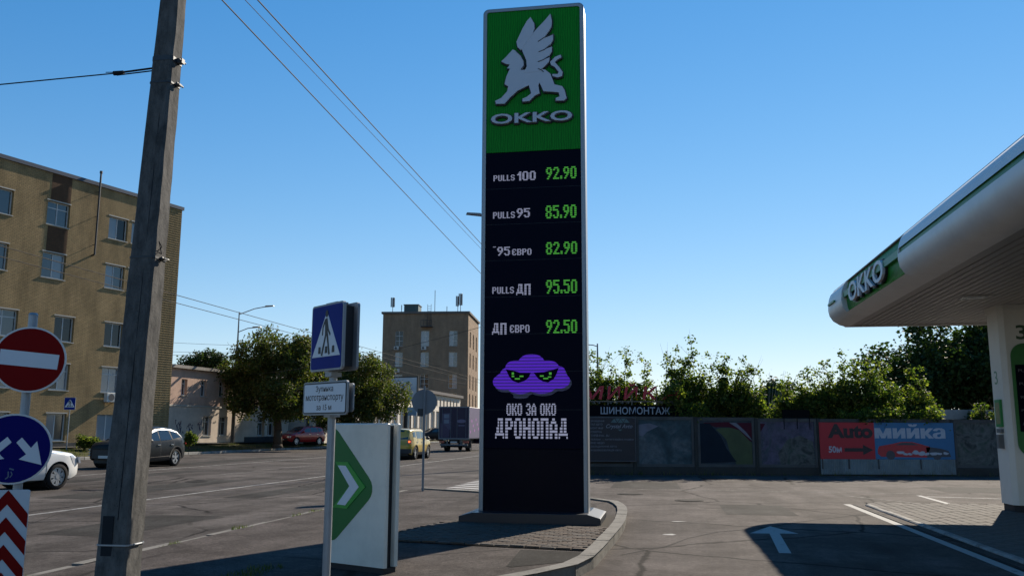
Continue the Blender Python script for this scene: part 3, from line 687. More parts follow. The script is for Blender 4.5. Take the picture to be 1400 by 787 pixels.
# emblem: raised winged lion; dark edge paints in the shade on its sides
def cast(pl_): return [(a, b_-hz) for a, b_ in pl_]
em = MB()
for k, P in enumerate((WING_FAR, WING_NEAR, BODY, TAIL)):
    for j in range(8):
        t = j*math.pi/4; dx, dz = 0.020*math.cos(t), 0.020*math.sin(t)
        em.poly([(a+dx, c+dz) for a, c in cast(P)], -.012-.0011*(k*8+j), -.002)
em_o = em.build('emblem_edge', M_DARKEDGE, pyl)
em = MB()
for k, P in enumerate((WING_FAR, WING_NEAR, BODY, TAIL)):
    em.poly(cast(P), -.075-.003*(3-k), -.046)
emo = em.build('emblem', M_LETTER, pyl, label='pale winged lion emblem')
for L_ in FEATHERS:
    b = MB()
    for st in thick(cast(L_), .014): b.poly(st, -.0865, -.0845)
    b.build('emblem_groove', M_DARKEDGE, emo)
b = MB()
for j in range(8):
    t = j*math.pi/4; text(b, 'OKKO', -.745+.028*math.cos(t), Z(6.93)+.026*math.sin(t)+.03, .70+.028*math.cos(t), Z(7.13)+.026*math.sin(t)+.01, -.002, .018+.0012*j, .02)
b.build('lettering_edge', M_DARKEDGE, pyl)  # dark outline colours in the shaded thickness of the raised letters
b = MB(); text(b, 'OKKO', -.745, Z(6.955), .70, Z(7.14), -.028, .05, .02); b.build('lettering', M_LETTER, pyl)
# lit diodes
E_W = emit_mat('diode_white', (0.62, 0.66, 0.95), 0.2, 0)
E_G = emit_mat('diode_green', (0.13, 0.75, 0.05), 0.2, 0)
E_P = emit_mat('diode_purple', (0.075, 0.006, 0.50), 0.42, 118)
E_D = emit_mat('diode_slate', (0.05, 0.06, 0.16), 0.12, 118)
for t, c, x0, z0, x1, z1 in LED:
    led(t, x0, Z(z0), x1, Z(z1), .0015, E_W if c == 'w' else E_G, scr, 'lit_digit' if c == 'g' else 'lit_letter')
b = MB(); b.poly(cast(CLOUD_LOW), .0016, .0035); b.build('cloud_shade', E_D, scr)
b = MB(); b.poly(cast(CLOUD), .0006, .0030); b.build('cloud_picture', E_P, scr)
for P in (EYE_A, EYE_B): b = MB(); b.poly(cast(P), -.0004, .0002); b.build('dark_eye', M_BLACKP, scr)
for P in IRIS: b = MB(); b.poly(cast(P), -.0014, -.0008); b.build('lit_iris', E_G, scr)

# ================================================================== DIRECTION BOARD (white with green arrow)
M_WHITE_P = mat('white_board', (0.66, 0.64, 0.56), 0.42, var=0.06, scale=2, dirt=0.3, dirtcol=(0.2, 0.2, 0.18), dscale=1.5)
M_G2 = mat('board_green', (0.004, 0.13, 0.018), 0.5, var=0.05)
M_G3 = mat('board_green_light', (0.02, 0.28, 0.03), 0.4, var=0.05)
ax = Vector((.825, -.565, 0)); rzb = math.atan2(ax.y, ax.x)
bd = thing('direction_board', 'waist-high white two-sided board with a green field and white arrow pointing right', 'sign board', (-2.03, 10.0, WZ), rzb)
b = MB(); b.bbox(0, .86, 0, .055, .06, 1.555, .012); fp = b.build('front_panel', M_WHITE_P, bd)
b = MB(); b.bbox(0.0, .86, .165, .22, .06, 1.555, .012); b.build('rear_panel', M_WHITE_P, bd)
b = MB(); b.box(.03, .80, .06, .16, .0, 1.53); b.build('core', mat('rubber_black', (.012, .012, .014), .7), bd)
b = MB(); b.box(.05, .84, .01, .20, -.02, .055); b.build('base', MATS['rubber_black'], bd)
o_ = -WZ
gpts = [(.012,1.62),(.07,1.62),(.10,1.605),(.13,1.585),(.61,1.10),(.645,1.055),(.662,1.01),(.662,.95),(.645,.905),(.61,.86),(.16,.445),(.13,.425),(.10,.415),(.012,.415)]
b = MB(); b.poly([(a, c+o_) for a, c in gpts], -.003, .001); b.build('green_field', M_G2, fp)
b = MB(); b.poly([(a, c+o_) for a, c in [(.105,1.255),(.295,1.255),(.565,1.0),(.30,.76),(.085,.765),(.33,1.0)]], -.010, -.0035); b.build('arrow_edge', M_G3, fp)
b = MB(); b.poly([(a, c+o_) for a, c in [(.148,1.217),(.267,1.217),(.475,.997),(.28,.795),(.155,.80),(.335,1.0)]], -.014, -.0105); b.build('arrow', mat('sign_white', (.62, .65, .68), .45, var=.05), fp)

# ================================================================== ROAD SIGNS ON THE ISLAND
M_GALV = mat('galvanised', (0.30, 0.32, 0.34), 0.5, 0.6, var=0.2, scale=12)
M_BACK = mat('sign_back', (0.16, 0.18, 0.20), 0.55, 0.4, var=0.15, scale=6)
M_SWHITE = MATS['sign_white']
M_SBLUE = mat('sign_blue', (0.004, 0.022, 0.20), 0.5, var=0.25, scale=2.0, spec=.1)
M_SRED = mat('sign_red', (0.20, 0.003, 0.003), 0.5, var=0.1, spec=.08)
M_SBLACK = mat('sign_black', (0.008, 0.008, 0.010), 0.5)
def round_rect(x0, x1, z0, z1, r, n=5):
    p = []
    for cx, cz, a0 in ((x1-r, z1-r, 0), (x0+r, z1-r, 90), (x0+r, z0+r, 180), (x1-r, z0+r, 270)):
        for k in range(n+1):
            t = R(a0+90*k/n); p.append((cx+r*math.cos(t), cz+r*math.sin(t)))
    return p
def walker(b, cx, cz, k, y):
    """figure of a person walking, for the crossing sign"""
    P = lambda pts: [(cx+a*k, cz+c*k) for a, c in pts]
    b.poly(P([(.0+.045*math.cos(t), .36+.055*math.sin(t)) for t in [i*math.pi/5 for i in range(10)]]), y-.001, y)
    b.poly(P([(-.055,.28),(.02,.295),(.045,.22),(.04,.10),(.055,.04),(-.035,.04),(-.04,.14)]), y-.0011, y)
    b.poly(P([(-.03,.06),(.01,.06),(-.05,-.13),(-.10,-.27),(-.145,-.26),(-.09,-.10)]), y-.0012, y)
    b.poly(P([(.0,.06),(.055,.06),(.085,-.08),(.13,-.25),(.085,-.26),(.045,-.09)]), y-.0013, y)
    b.poly(P([(-.05,.28),(-.025,.25),(-.09,.16),(-.10,.04),(-.13,.04),(-.12,.17)]), y-.0014, y)
    b.poly(P([(.02,.27),(.04,.22),(.075,.12),(.135,.05),(.115,.02),(.045,.10)]), y-.0015, y)
def crossing_face(sign, w, h, zc, x0=None, side=1):
    x0 = -w/2; x1 = w/2
    b = MB(); b.poly(round_rect(x0, x1, zc-h/2, zc+h/2, .035), 0, .028); pl_ = b.build('plate', M_GALV, sign)
    b = MB(); b.poly(round_rect(x0+.018, x1-.018, zc-h/2+.018, zc+h/2-.018, .028), -.003, .0005); b.build('blue_face', M_SBLUE, pl_)
    b = MB(); b.poly([(0, zc+h*.39), (w*.44, zc-h*.29), (-w*.44, zc-h*.29)], -.0055, -.0035); b.build('white_triangle', M_SWHITE, pl_)
    b = MB(); k = h*0.80
    walker(b, 0, zc-h*.01, k*1.25, -.0062)
    for xx in (-.24, -.03, .19): b.poly([(w*xx, zc-h*.24), (w*(xx+.085), zc-h*.24), (w*(xx+.075), zc-h*.14), (w*(xx+.01), zc-h*.14)], -.0072, -.0060)
    b.build('walking_figure', M_SBLACK, pl_)
    return pl_
axs = Vector((.643, -.766, 0)); rzs = math.atan2(axs.y, axs.x)
ps = thing('sign_post', 'galvanised post holding the large crossing sign, in front of the white board', 'post', (-1.70, 8.42, WZ), rzs)
b = MB(); b.tube((0, 0, -.02), (0, 0, 2.62), .038, n=16); b.tube((0, 0, 2.62), (0, 0, 2.64), .041, .02, n=16); b.build('pole', M_GALV, ps, smooth=False)
b = MB()
for z_ in (2.0, 2.5, 1.62, 1.9-.12): b.box(-.06, .06, -.055, .055, z_-.02, z_+.02)
b.build('clamp', M_GALV, ps)
cs = thing('crossing_sign', 'large blue pedestrian crossing sign high on the post by the white board', 'road sign', (-1.70, 8.42, 0), rzs)
pl_ = None
cs2 = Vector((0, 0, 0))
# two plates back to back with a gap
cf = crossing_face(cs, .62, .64, 2.475); cf.location = (0, -.085, 0)
b = MB(); b.poly(round_rect(-.31, .31, 2.155, 2.795, .035), .065, .09); b.build('rear_plate', M_GALV, cs)
b = MB(); b.box(-.28, .24, -.05, .062, 2.19, 2.76); b.build('housing', mat('housing_black', (.015, .017, .02), .6), cs)
b = MB(); b.box(-.1, .12, -.05, .07, 2.795, 2.81); b.build('top_bracket', M_GALV, cs)
tp = thing('text_plate', 'white plate with three lines of black Cyrillic text under the large crossing sign', 'sign', (-1.70, 8.42, 0), R(-46))
b = MB(); b.poly(round_rect(-.40, .36, 1.74, 2.055, .03), -.075, -.055); plt = b.build('plate', M_GALV, tp)
b = MB(); b.poly(round_rect(-.388, .348, 1.752, 2.043, .022), -.0775, -.0752); b.build('border', M_SBLACK, plt)
b = MB(); b.poly(round_rect(-.376, .336, 1.764, 2.031, .016), -.0795, -.0777); b.build('white_face', M_SWHITE, plt)
for w_ in (('Зупинка', -.17, 1.945, .13, 2.015), ('мототранспорту', -.345, 1.86, .305, 1.925), ('за 15 м', -.15, 1.785, .11, 1.838)): b = MB(); text(b, *w_, -.0797, .0008, .008); b.build('text_line', M_SBLACK, plt)
b = MB(); b.poly(round_rect(-.36, .375, 1.765, 2.03, .03), -.02, -.005); b.build('rear_plate', M_GALV, tp)

# left post: no entry, pass either side, chevron board
def disc(r, n=40): return [(r*math.cos(t), r*math.sin(t)) for t in [2*math.pi*i/n for i in range(n)]]
lp = thing('signpost_left', 'round grey post carrying a no-entry sign, a blue arrow sign and a chevron plate', 'post', (-4.27, 7.80, 0), R(24))
b = MB(); b.tube((0, 0, 0), (0, 0, 2.60), .038, n=16); b.tube((0, 0, 2.60), (0, 0, 2.62), .042, .03, n=16); b.build('pole', M_GALV, lp)
lp.name = 'round_post'; TM['round_post'] = TM.pop('signpost_left')
def face_rot(zc, deg, x=0): return Matrix.Translation((x, 0, zc)) @ Matrix.Rotation(R(deg), 4, 'Y')
ne = thing('no_entry_sign', 'round red no-entry sign with a white bar, above the blue arrow sign at far left', 'road sign', (-4.27, 7.80, 0), R(24))
Mr = face_rot(2.20, 4.5, .01)
b = MB(); b.poly(disc(.288), -.085, -.045, M=Mr); pn = b.build('plate', mat('sign_rim', (.50, .52, .54), .4, .3, var=.05), ne)
b = MB(); b.poly(disc(.273), -.0875, -.086, M=Mr); b.build('red_face', M_SRED, pn)
b = MB(); b.poly([(-.235, -.065), (.225, -.065), (.225, .065), (-.235, .065)], -.0905, -.0885, M=Mr); b.build('white_bar', M_SWHITE, pn)
ps_ = thing('pass_either_side_sign', 'round dark blue sign with two white arrows pointing down and apart', 'road sign', (-4.27, 7.80, 0), R(24))
Mr = face_rot(1.43, 3, -.055)
b = MB(); b.poly(disc(.30), -.085, -.045, M=Mr); pb_ = b.build('plate', MATS['sign_rim'], ps_)
b = MB(); b.poly(disc(.285), -.0875, -.086, M=Mr); b.build('blue_face', mat('sign_deep_blue', (.003, .004, .12), .5, var=.1, spec=.08), pb_)
b = MB()
for sx in (-1, 1):
    P = [(.008, .055), (.045, .10), (.125, .015), (.165, .075), (.225, -.125), (.045, -.085), (.095, -.04)]
    b.poly([(sx*(a+.01), c) for a, c in P], -.0905, -.0885, M=Mr)
b.build('white_arrows', M_SWHITE, pb_)
b = MB()
for st in thick([(-.005, -.165), (.03, -.175)], .012)+thick([(-.01, -.19), (-.005, -.235), (-.025, -.255)], .010)+thick([(.01, -.19), (.022, -.215), (.008, -.24)], .008): b.poly(st, -.0895, -.0885, M=Mr)
b.build('sticker_residue', mat('residue', (.10, .14, .2), .6), pb_)
cv = thing('chevron_plate', 'tall narrow plate with red and white chevrons pointing up, below the blue arrow sign', 'road sign', (-4.27, 7.80, 0), R(20))
Mc = Matrix.Translation((-.055, 0, 0))
b = MB(); b.poly([(a, c) for a, c in round_rect(-.165, .165, -.05, 1.085, .02)], -.085, -.06, M=Mc); pc = b.build('plate', mat('chevron_white', (.52, .55, .58), .4, .0, var=.06), cv)
b = MB()
def clipz(pts, z0, z1):
    def cl(pts, f):
        out = []
        for i in range(len(pts)):
            p, q = pts[i], pts[(i+1) % len(pts)]; a, c = f(p), f(q)
            if a >= 0: out.append(p)
            if (a >= 0) != (c >= 0): t = a/(a-c); out.append((p[0]+(q[0]-p[0])*t, p[1]+(q[1]-p[1])*t))
        return out
    pts = cl(pts, lambda p: z1-p[1]); return cl(pts, lambda p: p[1]-z0) if pts else pts
for k in range(6):
    zt = 1.085-.225*k
    for sx in (-1, 1):
        P = clipz([(0, zt), (0, zt-.12), (sx*.163, zt-.32), (sx*.163, zt-.20)], -.045, 1.083)
        if len(P) > 2: b.poly(P, -.0875, -.0853, M=Mc)
b.build('red_chevrons', M_SRED, pc)

# rear of a round sign by the zebra
bs = thing('rear_facing_sign', 'grey back of a round road sign on a thin post beside the zebra crossing', 'road sign', (-2.19, 22.32, WZ-.03), R(6))
b = MB(); b.tube((0, 0, 0), (0, 0, 2.62), .03, n=12); b.build('pole', M_BACK, bs)
b = MB(); b.poly(disc(.315), .035, .05, M=Matrix.Translation((0, 0, 2.22))); b.build('disc', M_BACK, bs)
b = MB(); b.box(-.165, -.01, .03, .05, 1.86, 2.05); b.box(-.02, .02, -.0, .035, 1.95, 2.5); b.build('bracket', mat('dark_steel', (.04, .045, .05), .5, .5), bs)

# ================================================================== CONCRETE POLE
def concrete_pole_mat():
    m, N, L, b = node_mat('pole_concrete')
    tc = N.new('ShaderNodeTexCoord'); mp = N.new('ShaderNodeMapping'); mp.inputs['Scale'].default_value = (5, 5, 1.8); L.new(tc.outputs['Object'], mp.inputs[0])
    n1 = N.new('ShaderNodeTexNoise'); n1.inputs['Scale'].default_value = 2.2; n1.inputs['Detail'].default_value = 9; n1.inputs['Roughness'].default_value = .72; L.new(mp.outputs[0], n1.inputs['Vector'])
    r = N.new('ShaderNodeValToRGB'); e = r.color_ramp.elements
    e[0].position, e[0].color = .36, (.052, .052, .050, 1); e[1].position, e[1].color = .62, (.118, .114, .107, 1); L.new(n1.outputs['Fac'], r.inputs[0])
    v = N.new('ShaderNodeTexVoronoi'); v.inputs['Scale'].default_value = 34; L.new(tc.outputs['Object'], v.inputs['Vector'])
    r2 = N.new('ShaderNodeValToRGB'); r2.color_ramp.elements[0].position = .10; r2.color_ramp.elements[0].color = (.35, .35, .35, 1); r2.color_ramp.elements[1].position = .2; L.new(v.outputs['Distance'], r2.inputs[0])
    mx = N.new('ShaderNodeMix'); mx.data_type = 'RGBA'; mx.blend_type = 'MULTIPLY'; mx.inputs[0].default_value = .6; L.new(r.outputs[0], mx.inputs[6]); L.new(r2.outputs[0], mx.inputs[7])
    L.new(mx.outputs[2], b.inputs['Base Color']); b.inputs['Roughness'].default_value = .92; b.inputs['Specular IOR Level'].default_value = .1
    n2 = N.new('ShaderNodeTexNoise'); n2.inputs['Scale'].default_value = 30; n2.inputs['Detail'].default_value = 8; L.new(tc.outputs['Object'], n2.inputs['Vector'])
    bp = N.new('ShaderNodeBump'); bp.inputs['Strength'].default_value = .5; bp.inputs['Distance'].default_value = .008; L.new(n2.outputs['Fac'], bp.inputs['Height']); L.new(bp.outputs[0], b.inputs['Normal'])
    return m
M_POLE = concrete_pole_mat()
lean = Vector((-3.19-(-3.05), 7.62-7.18, 0))
cp_ = thing('utility_pole', 'tall leaning square concrete pole with steel clamp bands beside the road', 'utility pole', (-3.045, 7.18, 0), R(-8))
Mi = TM['utility_pole'].inverted()
secs = []
topc = Vector((-2.97, 7.45, 9.5)); botc = Vector((-3.10, 7.18, -.1))
rr = random.Random(3)
def pole_sec(t, j=1.0):
    c = botc.lerp(topc, t); wx = (.262-.170*t)/2*1.06; wy = (.240-.140*t)/2*1.06
    ch = .02
    pts = [(-wx+ch, -wy), (wx-ch, -wy), (wx, -wy+ch), (wx, wy-ch), (wx-ch, wy), (-wx+ch, wy), (-wx, wy-ch), (-wx, -wy+ch)]
    cl = Mi @ c
    return [Vector((cl.x+a+rr.uniform(-.003, .003)*j, cl.y+b_+rr.uniform(-.003, .003)*j, cl.z)) for a, b_ in pts]
b = MB(); b.ring_tube([pole_sec(i/60) for i in range(61)]); b.build('shaft', M_POLE, cp_)
def band(z_, h, ear, m=None):
    t = (z_-botc.z)/(topc.z-botc.z); lo = pole_sec(t, 0); c = sum(lo, Vector())/8
    b = MB(); o1 = [c+(p-c)*1.05+Vector((0, 0, -h/2)) for p in lo]; o2 = [c+(p-c)*1.05+Vector((0, 0, h/2)) for p in lo]
    b.ring_tube([o1, o2])
    x = max(p.x for p in lo); y = min(p.y for p in lo)
    b.box(x, x+ear, c.y-.02, c.y+.03, c.z-h/2, c.z+h/2); b.tube((x+ear*.8, c.y-.05, c.z), (x+ear*.8, c.y+.06, c.z), .008)
    b.box(-abs(x)-ear*.8, -abs(x)+.002, c.y-.02, c.y+.03, c.z-h/2, c.z+h/2)
    b.build('clamp_band', m or mat('band_steel', (.05, .055, .06), .55, .6), cp_)
band(4.78, .042, .055); band(4.56, .016, .05); band(3.01, .018, .05); band(0.71, .012, .012, MATS['galvanised'])
b = MB(); t = .1; c = Mi @ botc.lerp(topc, t)
b.box(c.x-.09, c.x+.0, c.y-.128, c.y-.113, .15, .93); b.build('cover_strip', mat('tar_black', (.02, .022, .025), .8), cp_)
b = MB()
pp = [Mi @ botc.lerp(topc, (z_+.1)/9.6) + Vector((.03, -.128+.009*z_, 0)) for z_ in (.9, 2, 3, 4, 4.6)]
b.path(pp, .004, 5); b.build('loose_wire', MATS['tar_black'], cp_)
b = MB(); q0 = Mi @ botc.lerp(topc, .33)
b.path([q0+Vector((.11, -.05, .0)), q0+Vector((.15, -.06, .03)), q0+Vector((.12, -.06, .08)), q0+Vector((.15, -.06, -.03)), q0+Vector((.11, -.05, -.01))], .004, 5); b.build('wire_stub', MATS['tar_black'], cp_)
# ================================================================== CANOPY
M_FASCIA = mat('fascia_panel', (0.62, 0.63, 0.62), 0.42, 0.15, var=0.10, scale=0.7, dirt=0.2, dirtcol=(.2, .2, .19))
M_SLAT = mat('soffit_slat', (0.34, 0.33, 0.315), 0.45, 0.1, var=0.08, scale=1.0)
M_GAP = mat('gap_black', (0.02, 0.022, 0.022), 0.9)
CR, CS0, CS1 = 4.55, -4.0, 23.05
can = thing('station_canopy', 'white filling-station canopy with rounded fascia, green strip and slatted underside at right', 'canopy', S(CR, CS0), -A)
LN = CS1-CS0
# fascia cross-section (offset outward o, height z)
prof = [(0.06, 4.19), (-.02, 4.20), (-.22, 4.23), (-.36, 4.31), (-.44, 4.43), (-.465, 4.56), (-.462, 4.66)]
prof_b = [(-.452, 4.755), (-.43, 4.85), (-.39, 4.95), (-.33, 5.02), (-.22, 5.05), (0.0, 5.05)]
def sweep(pr, y0, y1, cap=True, endround=0.0, n=10):
    b = MB(); secs = []
    ys = [(y0, 1.0)]
    if endround:
        for k in range(n+1):
            t = math.pi/2*k/n; ys.append((y1-endround+endround*math.sin(t), math.cos(t)))
    else: ys.append((y1, 1.0))
    for y, k in ys:
        secs.append([(o_ if o_ > -.02 else (-.02+(o_+.02)*max(k, .0)), y, z) for o_, z in pr])
    m = len(pr); vs = [p for q in secs for p in q]
    fs = [(k*m+i, k*m+i+1, (k+1)*m+i+1, (k+1)*m+i) for k in range(len(secs)-1) for i in range(m-1)]
    b.add(vs, fs); return b
joints = [0, 6.8, 13.4, 20.0]
segs = [(0.0, 6.1), (6.1, 12.9), (12.9, 19.95)]
for a, c in segs:
    sweep(prof, a+.006, c-.006).build('fascia_panel', M_FASCIA, can, smooth=True); sweep(prof_b, a+.006, c-.006).build('fascia_panel', M_FASCIA, can, smooth=True)
b = MB(); b.box(-.425, .1, 0, LN-.35, 4.64, 4.77); b.build('green_strip', mat('strip_green', (0.01, 0.17, .03), .4), can)
# sign bay: s 16.0 .. 21.0 -> local y 20.0 .. 25.0, then nose
full = prof + prof_b
sweep([p for p in full if p[1] < 4.40], 19.96, 25.0).build('fascia_panel', M_FASCIA, can, smooth=True)
sweep([p for p in full if p[1] > 4.98], 19.96, 25.0).build('fascia_panel', M_FASCIA, can, smooth=True)
sweep(full, 25.0, LN, endround=.42).build('fascia_nose', M_FASCIA, can, smooth=True)
b = MB(); b.box(-.50, -.44, 25.75, 26.5, 4.655, 4.70); b.build('nose_slot', MATS['strip_green'], can)
gb = sweep([(-.30, 4.33), (-.335, 4.43), (-.35, 4.58), (-.345, 4.75), (-.32, 4.9), (-.29, 5.0)], 19.97, 24.99).build('green_sign_bay', M_GREEN, can, smooth=True)
for yy in (19.96, 25.0):
    b = MB(); b.poly([(o_, z) for o_, z in full]+[(.05, 5.05)], 0, .03, axis='y', M=Matrix.Translation((0, yy-.015, 0))); b.build('joint_frame', M_FASCIA, can)
# raised name on the bay: letters face outward (-x)
Mo = Matrix.Translation((-.352, 24.30, 0)) @ Matrix.Rotation(-math.pi/2, 4, 'Z')
b = MB()
for j in range(8):
    t = j*math.pi/4; text(b, 'OKKO', .0+.035*math.cos(t), 4.42+.025*math.sin(t), 3.15+.035*math.cos(t), 4.85+.025*math.sin(t), 0, .03+.002*j, .02, M=Mo)
b.build('name_edge', M_DARKEDGE, can)
b = MB(); text(b, 'OKKO', 0, 4.425, 3.15, 4.845, -.045, .05, .015, M=Mo); b.build('name_letters', mat('canopy_letter', (.55, .57, .6), .4), can)
b = MB(); rq = random.Random(5)
for k in range(9):
    y_ = rq.choice([20.1, 20.25, 20.4, 23.3, 23.8, 22.9])+rq.uniform(0, .5); z_ = rq.uniform(4.86, 4.97) if y_ < 21 else rq.uniform(4.37, 4.42)
    b.box(-.437, -.428 , y_, y_+rq.uniform(.05, .25), z_, z_+.02) if False else None
# end face turned along r at the far end, top deck
b = MB(); b.box(-.02, 12.5, LN-.06, LN+.0, 4.19, 5.05); b.build('end_fascia', M_FASCIA, can)
b = MB(); b.box(-.3, 12.5, 0, LN-.3, 5.03, 5.06); b.build('roof_deck', M_FASCIA, can)
b = MB(); b.box(0.05, 12.5, 0, LN-.06, 4.30, 4.34); b.build('soffit_backing', M_GAP, can)
b = MB(); b.box(0.02, .16, 0, LN-.03, 4.20, 4.245); b.box(.16, 12.5, LN-.16, LN-.03, 4.201, 4.246); b.build('soffit_trim', M_SLAT, can)
sl = None
for k in range(80):
    x_ = .175+.152*k
    if sl is None:
        b = MB(); b.poly([(0, 4.262), (.012, 4.225), (.120, 4.225), (.132, 4.262)], 0, LN-.2); sl = b.build('slat', M_SLAT, can); sl.location = (x_, 0, 0)
    else: share(sl, can, (x_, 0, random.uniform(-.002, .002)))
for (x_, y_) in ((2.6, 17.2), (1.5, 22.4), (3.4, 22.4), (2.2, 11.2), (4.6, 14.5), (5.6, 19.0)):
    b = MB(); b.box(x_-.3, x_+.3, y_-.3, y_+.3, 4.213, 4.224); l = b.build('ceiling_light', M_SLAT, can)
    b = MB(); b.box(x_-.22, x_+.22, y_-.22, y_+.22, 4.206, 4.2125); b.build('lens', mat('dull_lens', (.25, .27, .28), .25), l)
cc = thing('security_camera', 'small white bullet camera under the edge of the canopy', 'camera', S(5.75, 13.1, 4.19), R(200))
b = MB(); b.tube((0, 0, .0), (0, 0, -.10), .02, n=10); b.tube((0, 0, .02), (0, 0, .0), .06, n=14); b.build('mount', M_FASCIA, cc)
b = MB(); b.tube((0, -.12, -.13), (0, .13, -.10), .055, n=16); bb = b.build('body', M_SWHITE, cc, smooth=False)
b = MB(); b.tube((0, .12, -.101), (0, .135, -.0995), .045, n=16); b.build('lens', M_SBLACK, bb)

# ------------------------------------------------------------------ column no. 3
M_COL = mat('column_white', (0.62, 0.61, 0.56), 0.5, var=0.08, scale=1.2, dirt=0.15, dirtcol=(.25, .25, .22))
col = thing('canopy_column', 'white canopy column numbered 3 with a green panel and dark price display', 'column', S(6.92, 19.62), -A)
def cplan(x0, x1, y0, y1, c): return [(x0+c, y0), (x1-c, y0), (x1, y0+c), (x1, y1-c), (x1-c, y1), (x0+c, y1), (x0, y1-c), (x0, y0+c)]
b = MB(); b.poly(cplan(0, 1.15, 0, .78, .09), .16, 4.10, axis='z'); b.build('shaft', M_COL, col)
b = MB(); b.poly(cplan(-.03, 1.18, -.03, .81, .1), 4.10, 4.225, axis='z'); b.build('capital', M_COL, col)
b = MB(); b.poly(cplan(.03, 1.12, .03, .75, .08), 0.0, .16, axis='z'); b.build('base', MATS['rubber_black'], col)
b = MB(); b.poly(round_rect(.16, .99, 1.13, 3.42, .26, 8), -.03, .0); gpn = b.build('green_panel', mat('column_green', (0.006, .14, .02), .4), col)
b = MB(); b.poly(round_rect(.22, .93, 1.62, 2.98, .02), -.038, -.031); dsp = b.build('price_display', M_BLACKP, gpn)
for k, (t_) in enumerate(('PULLS 100', 'PULLS 95', '95 ЄВРО', 'PULLS ДП', 'ДП ЄВРО')):
    if k == 0: tm = MB()
    text(tm, t_, .27, 2.83-.27*k, .27+.055*len(t_), 2.89-.27*k, -.0385, .0008, .01)
tm.build('display_words', mat('dim_letters', (.10, .105, .11), .5), col)
b = MB(); text(b, '3', .30, 3.50, .52, 3.80, -.001, .003, .02); b.build('number', mat('number_green', (.03, .08, .04), .5), col)
Ms = Matrix.Translation((-.001, .52, 0)) @ Matrix.Rotation(-math.pi/2, 4, 'Z')
b = MB(); text(b, '3', 0, 2.60, .17, 2.88, 0, .003, .0, M=Ms); b.build('number', mat('number_light', (.12, .25, .14), .5), col)
b = MB(); b.box(-.045, 0, .22, .52, 1.72, 2.28); fr_ = b.build('notice_frame', mat('notice_green', (.02, .22, .05), .4), col)
b = MB(); b.box(-.049, -.046, .26, .48, 1.78, 2.22); b.build('notice', mat('notice_print', (.35, .28, .10), .5, col2=(.08, .12, .05), scale=14), fr_)
b = MB(); b.box(-.06, 0, .24, .48, 1.60, 1.68); b.box(-.10, 0, .27, .40, 1.28, 1.56); b.build('dispenser', mat('dispenser_grey', (.12, .13, .135), .45), col)
bl = MB(); bl.box(-.10, -.02, .70, .0, 0, 0) if False else None

# ================================================================== FENCE
FY = 33.5
M_CONC = mat('fence_concrete', (0.044, 0.045, 0.043), 0.95, var=0.35, scale=2, bump=0.5, bscale=14, dirt=0.7, dscale=1.2)
def mural(name, c1, c2, c3, scale, dist, seed):
    m, N, L, b = node_mat(name)
    tc = N.new('ShaderNodeTexCoord'); mp = N.new('ShaderNodeMapping'); mp.inputs['Location'].default_value = (seed*3.1, seed, seed*1.7); L.new(tc.outputs['Object'], mp.inputs[0])
    n1 = N.new('ShaderNodeTexNoise'); n1.inputs['Scale'].default_value = scale; n1.inputs['Detail'].default_value = 4; n1.inputs['Distortion'].default_value = dist; L.new(mp.outputs[0], n1.inputs['Vector'])
    r = N.new('ShaderNodeValToRGB'); e = r.color_ramp.elements; e.new(.5)
    e[0].position, e[0].color = .34, (*c1, 1); e[1].position, e[1].color = .5, (*c2, 1); e[2].position, e[2].color = .66, (*c3, 1)
    L.new(n1.outputs['Fac'], r.inputs[0])
    n2 = N.new('ShaderNodeTexNoise'); n2.inputs['Scale'].default_value = 3; n2.inputs['Detail'].default_value = 9; n2.inputs['Roughness'].default_value = .8; L.new(tc.outputs['Object'], n2.inputs['Vector'])
    r2 = N.new('ShaderNodeValToRGB'); r2.color_ramp.elements[0].position = .35; r2.color_ramp.elements[0].color = (.45, .45, .45, 1); r2.color_ramp.elements[1].position = .6; L.new(n2.outputs['Fac'], r2.inputs[0])
    mx = N.new('ShaderNodeMix'); mx.data_type = 'RGBA'; mx.blend_type = 'MULTIPLY'; mx.inputs[0].default_value = 1; L.new(r.outputs[0], mx.inputs[6]); L.new(r2.outputs[0], mx.inputs[7])
    L.new(mx.outputs[2], b.inputs['Base Color']); b.inputs['Roughness'].default_value = .8
    return m
MU = [mural('mural_teal', (.022, .042, .05), (.034, .066, .078), (.10, .12, .13), .8, 1.5, 1),
      mural('mural_night', (.014, .025, .04), (.025, .04, .055), (.035, .055, .07), .9, 1.0, 4),
      mural('mural_violet', (.045, .045, .075), (.085, .075, .12), (.05, .065, .08), 1.1, 2.0, 7),
      mural('mural_green_grey', (.025, .03, .027), (.095, .10, .095), (.04, .06, .045), 1.2, 2.5, 9)]
fence = thing('concrete_fence', 'long dark concrete panel fence with faded painted murals behind the forecourt', 'fence', (2.0, FY, 0), 0)
edges = [0.05, 2.62, 4.92, 7.19, 9.53, 11.95, 14.54, 16.9, 19.25, 21.6, 23.95, 26.3, 28.6]
mus = [None, 0, 1, 2, None, None, 3, 3, 2, 0, 1, 3]
tops = [2.12, 2.12, 2.10, 2.07, 2.06, 2.06, 2.05, 2.04, 2.04, 2.03, 2.03, 2.02]
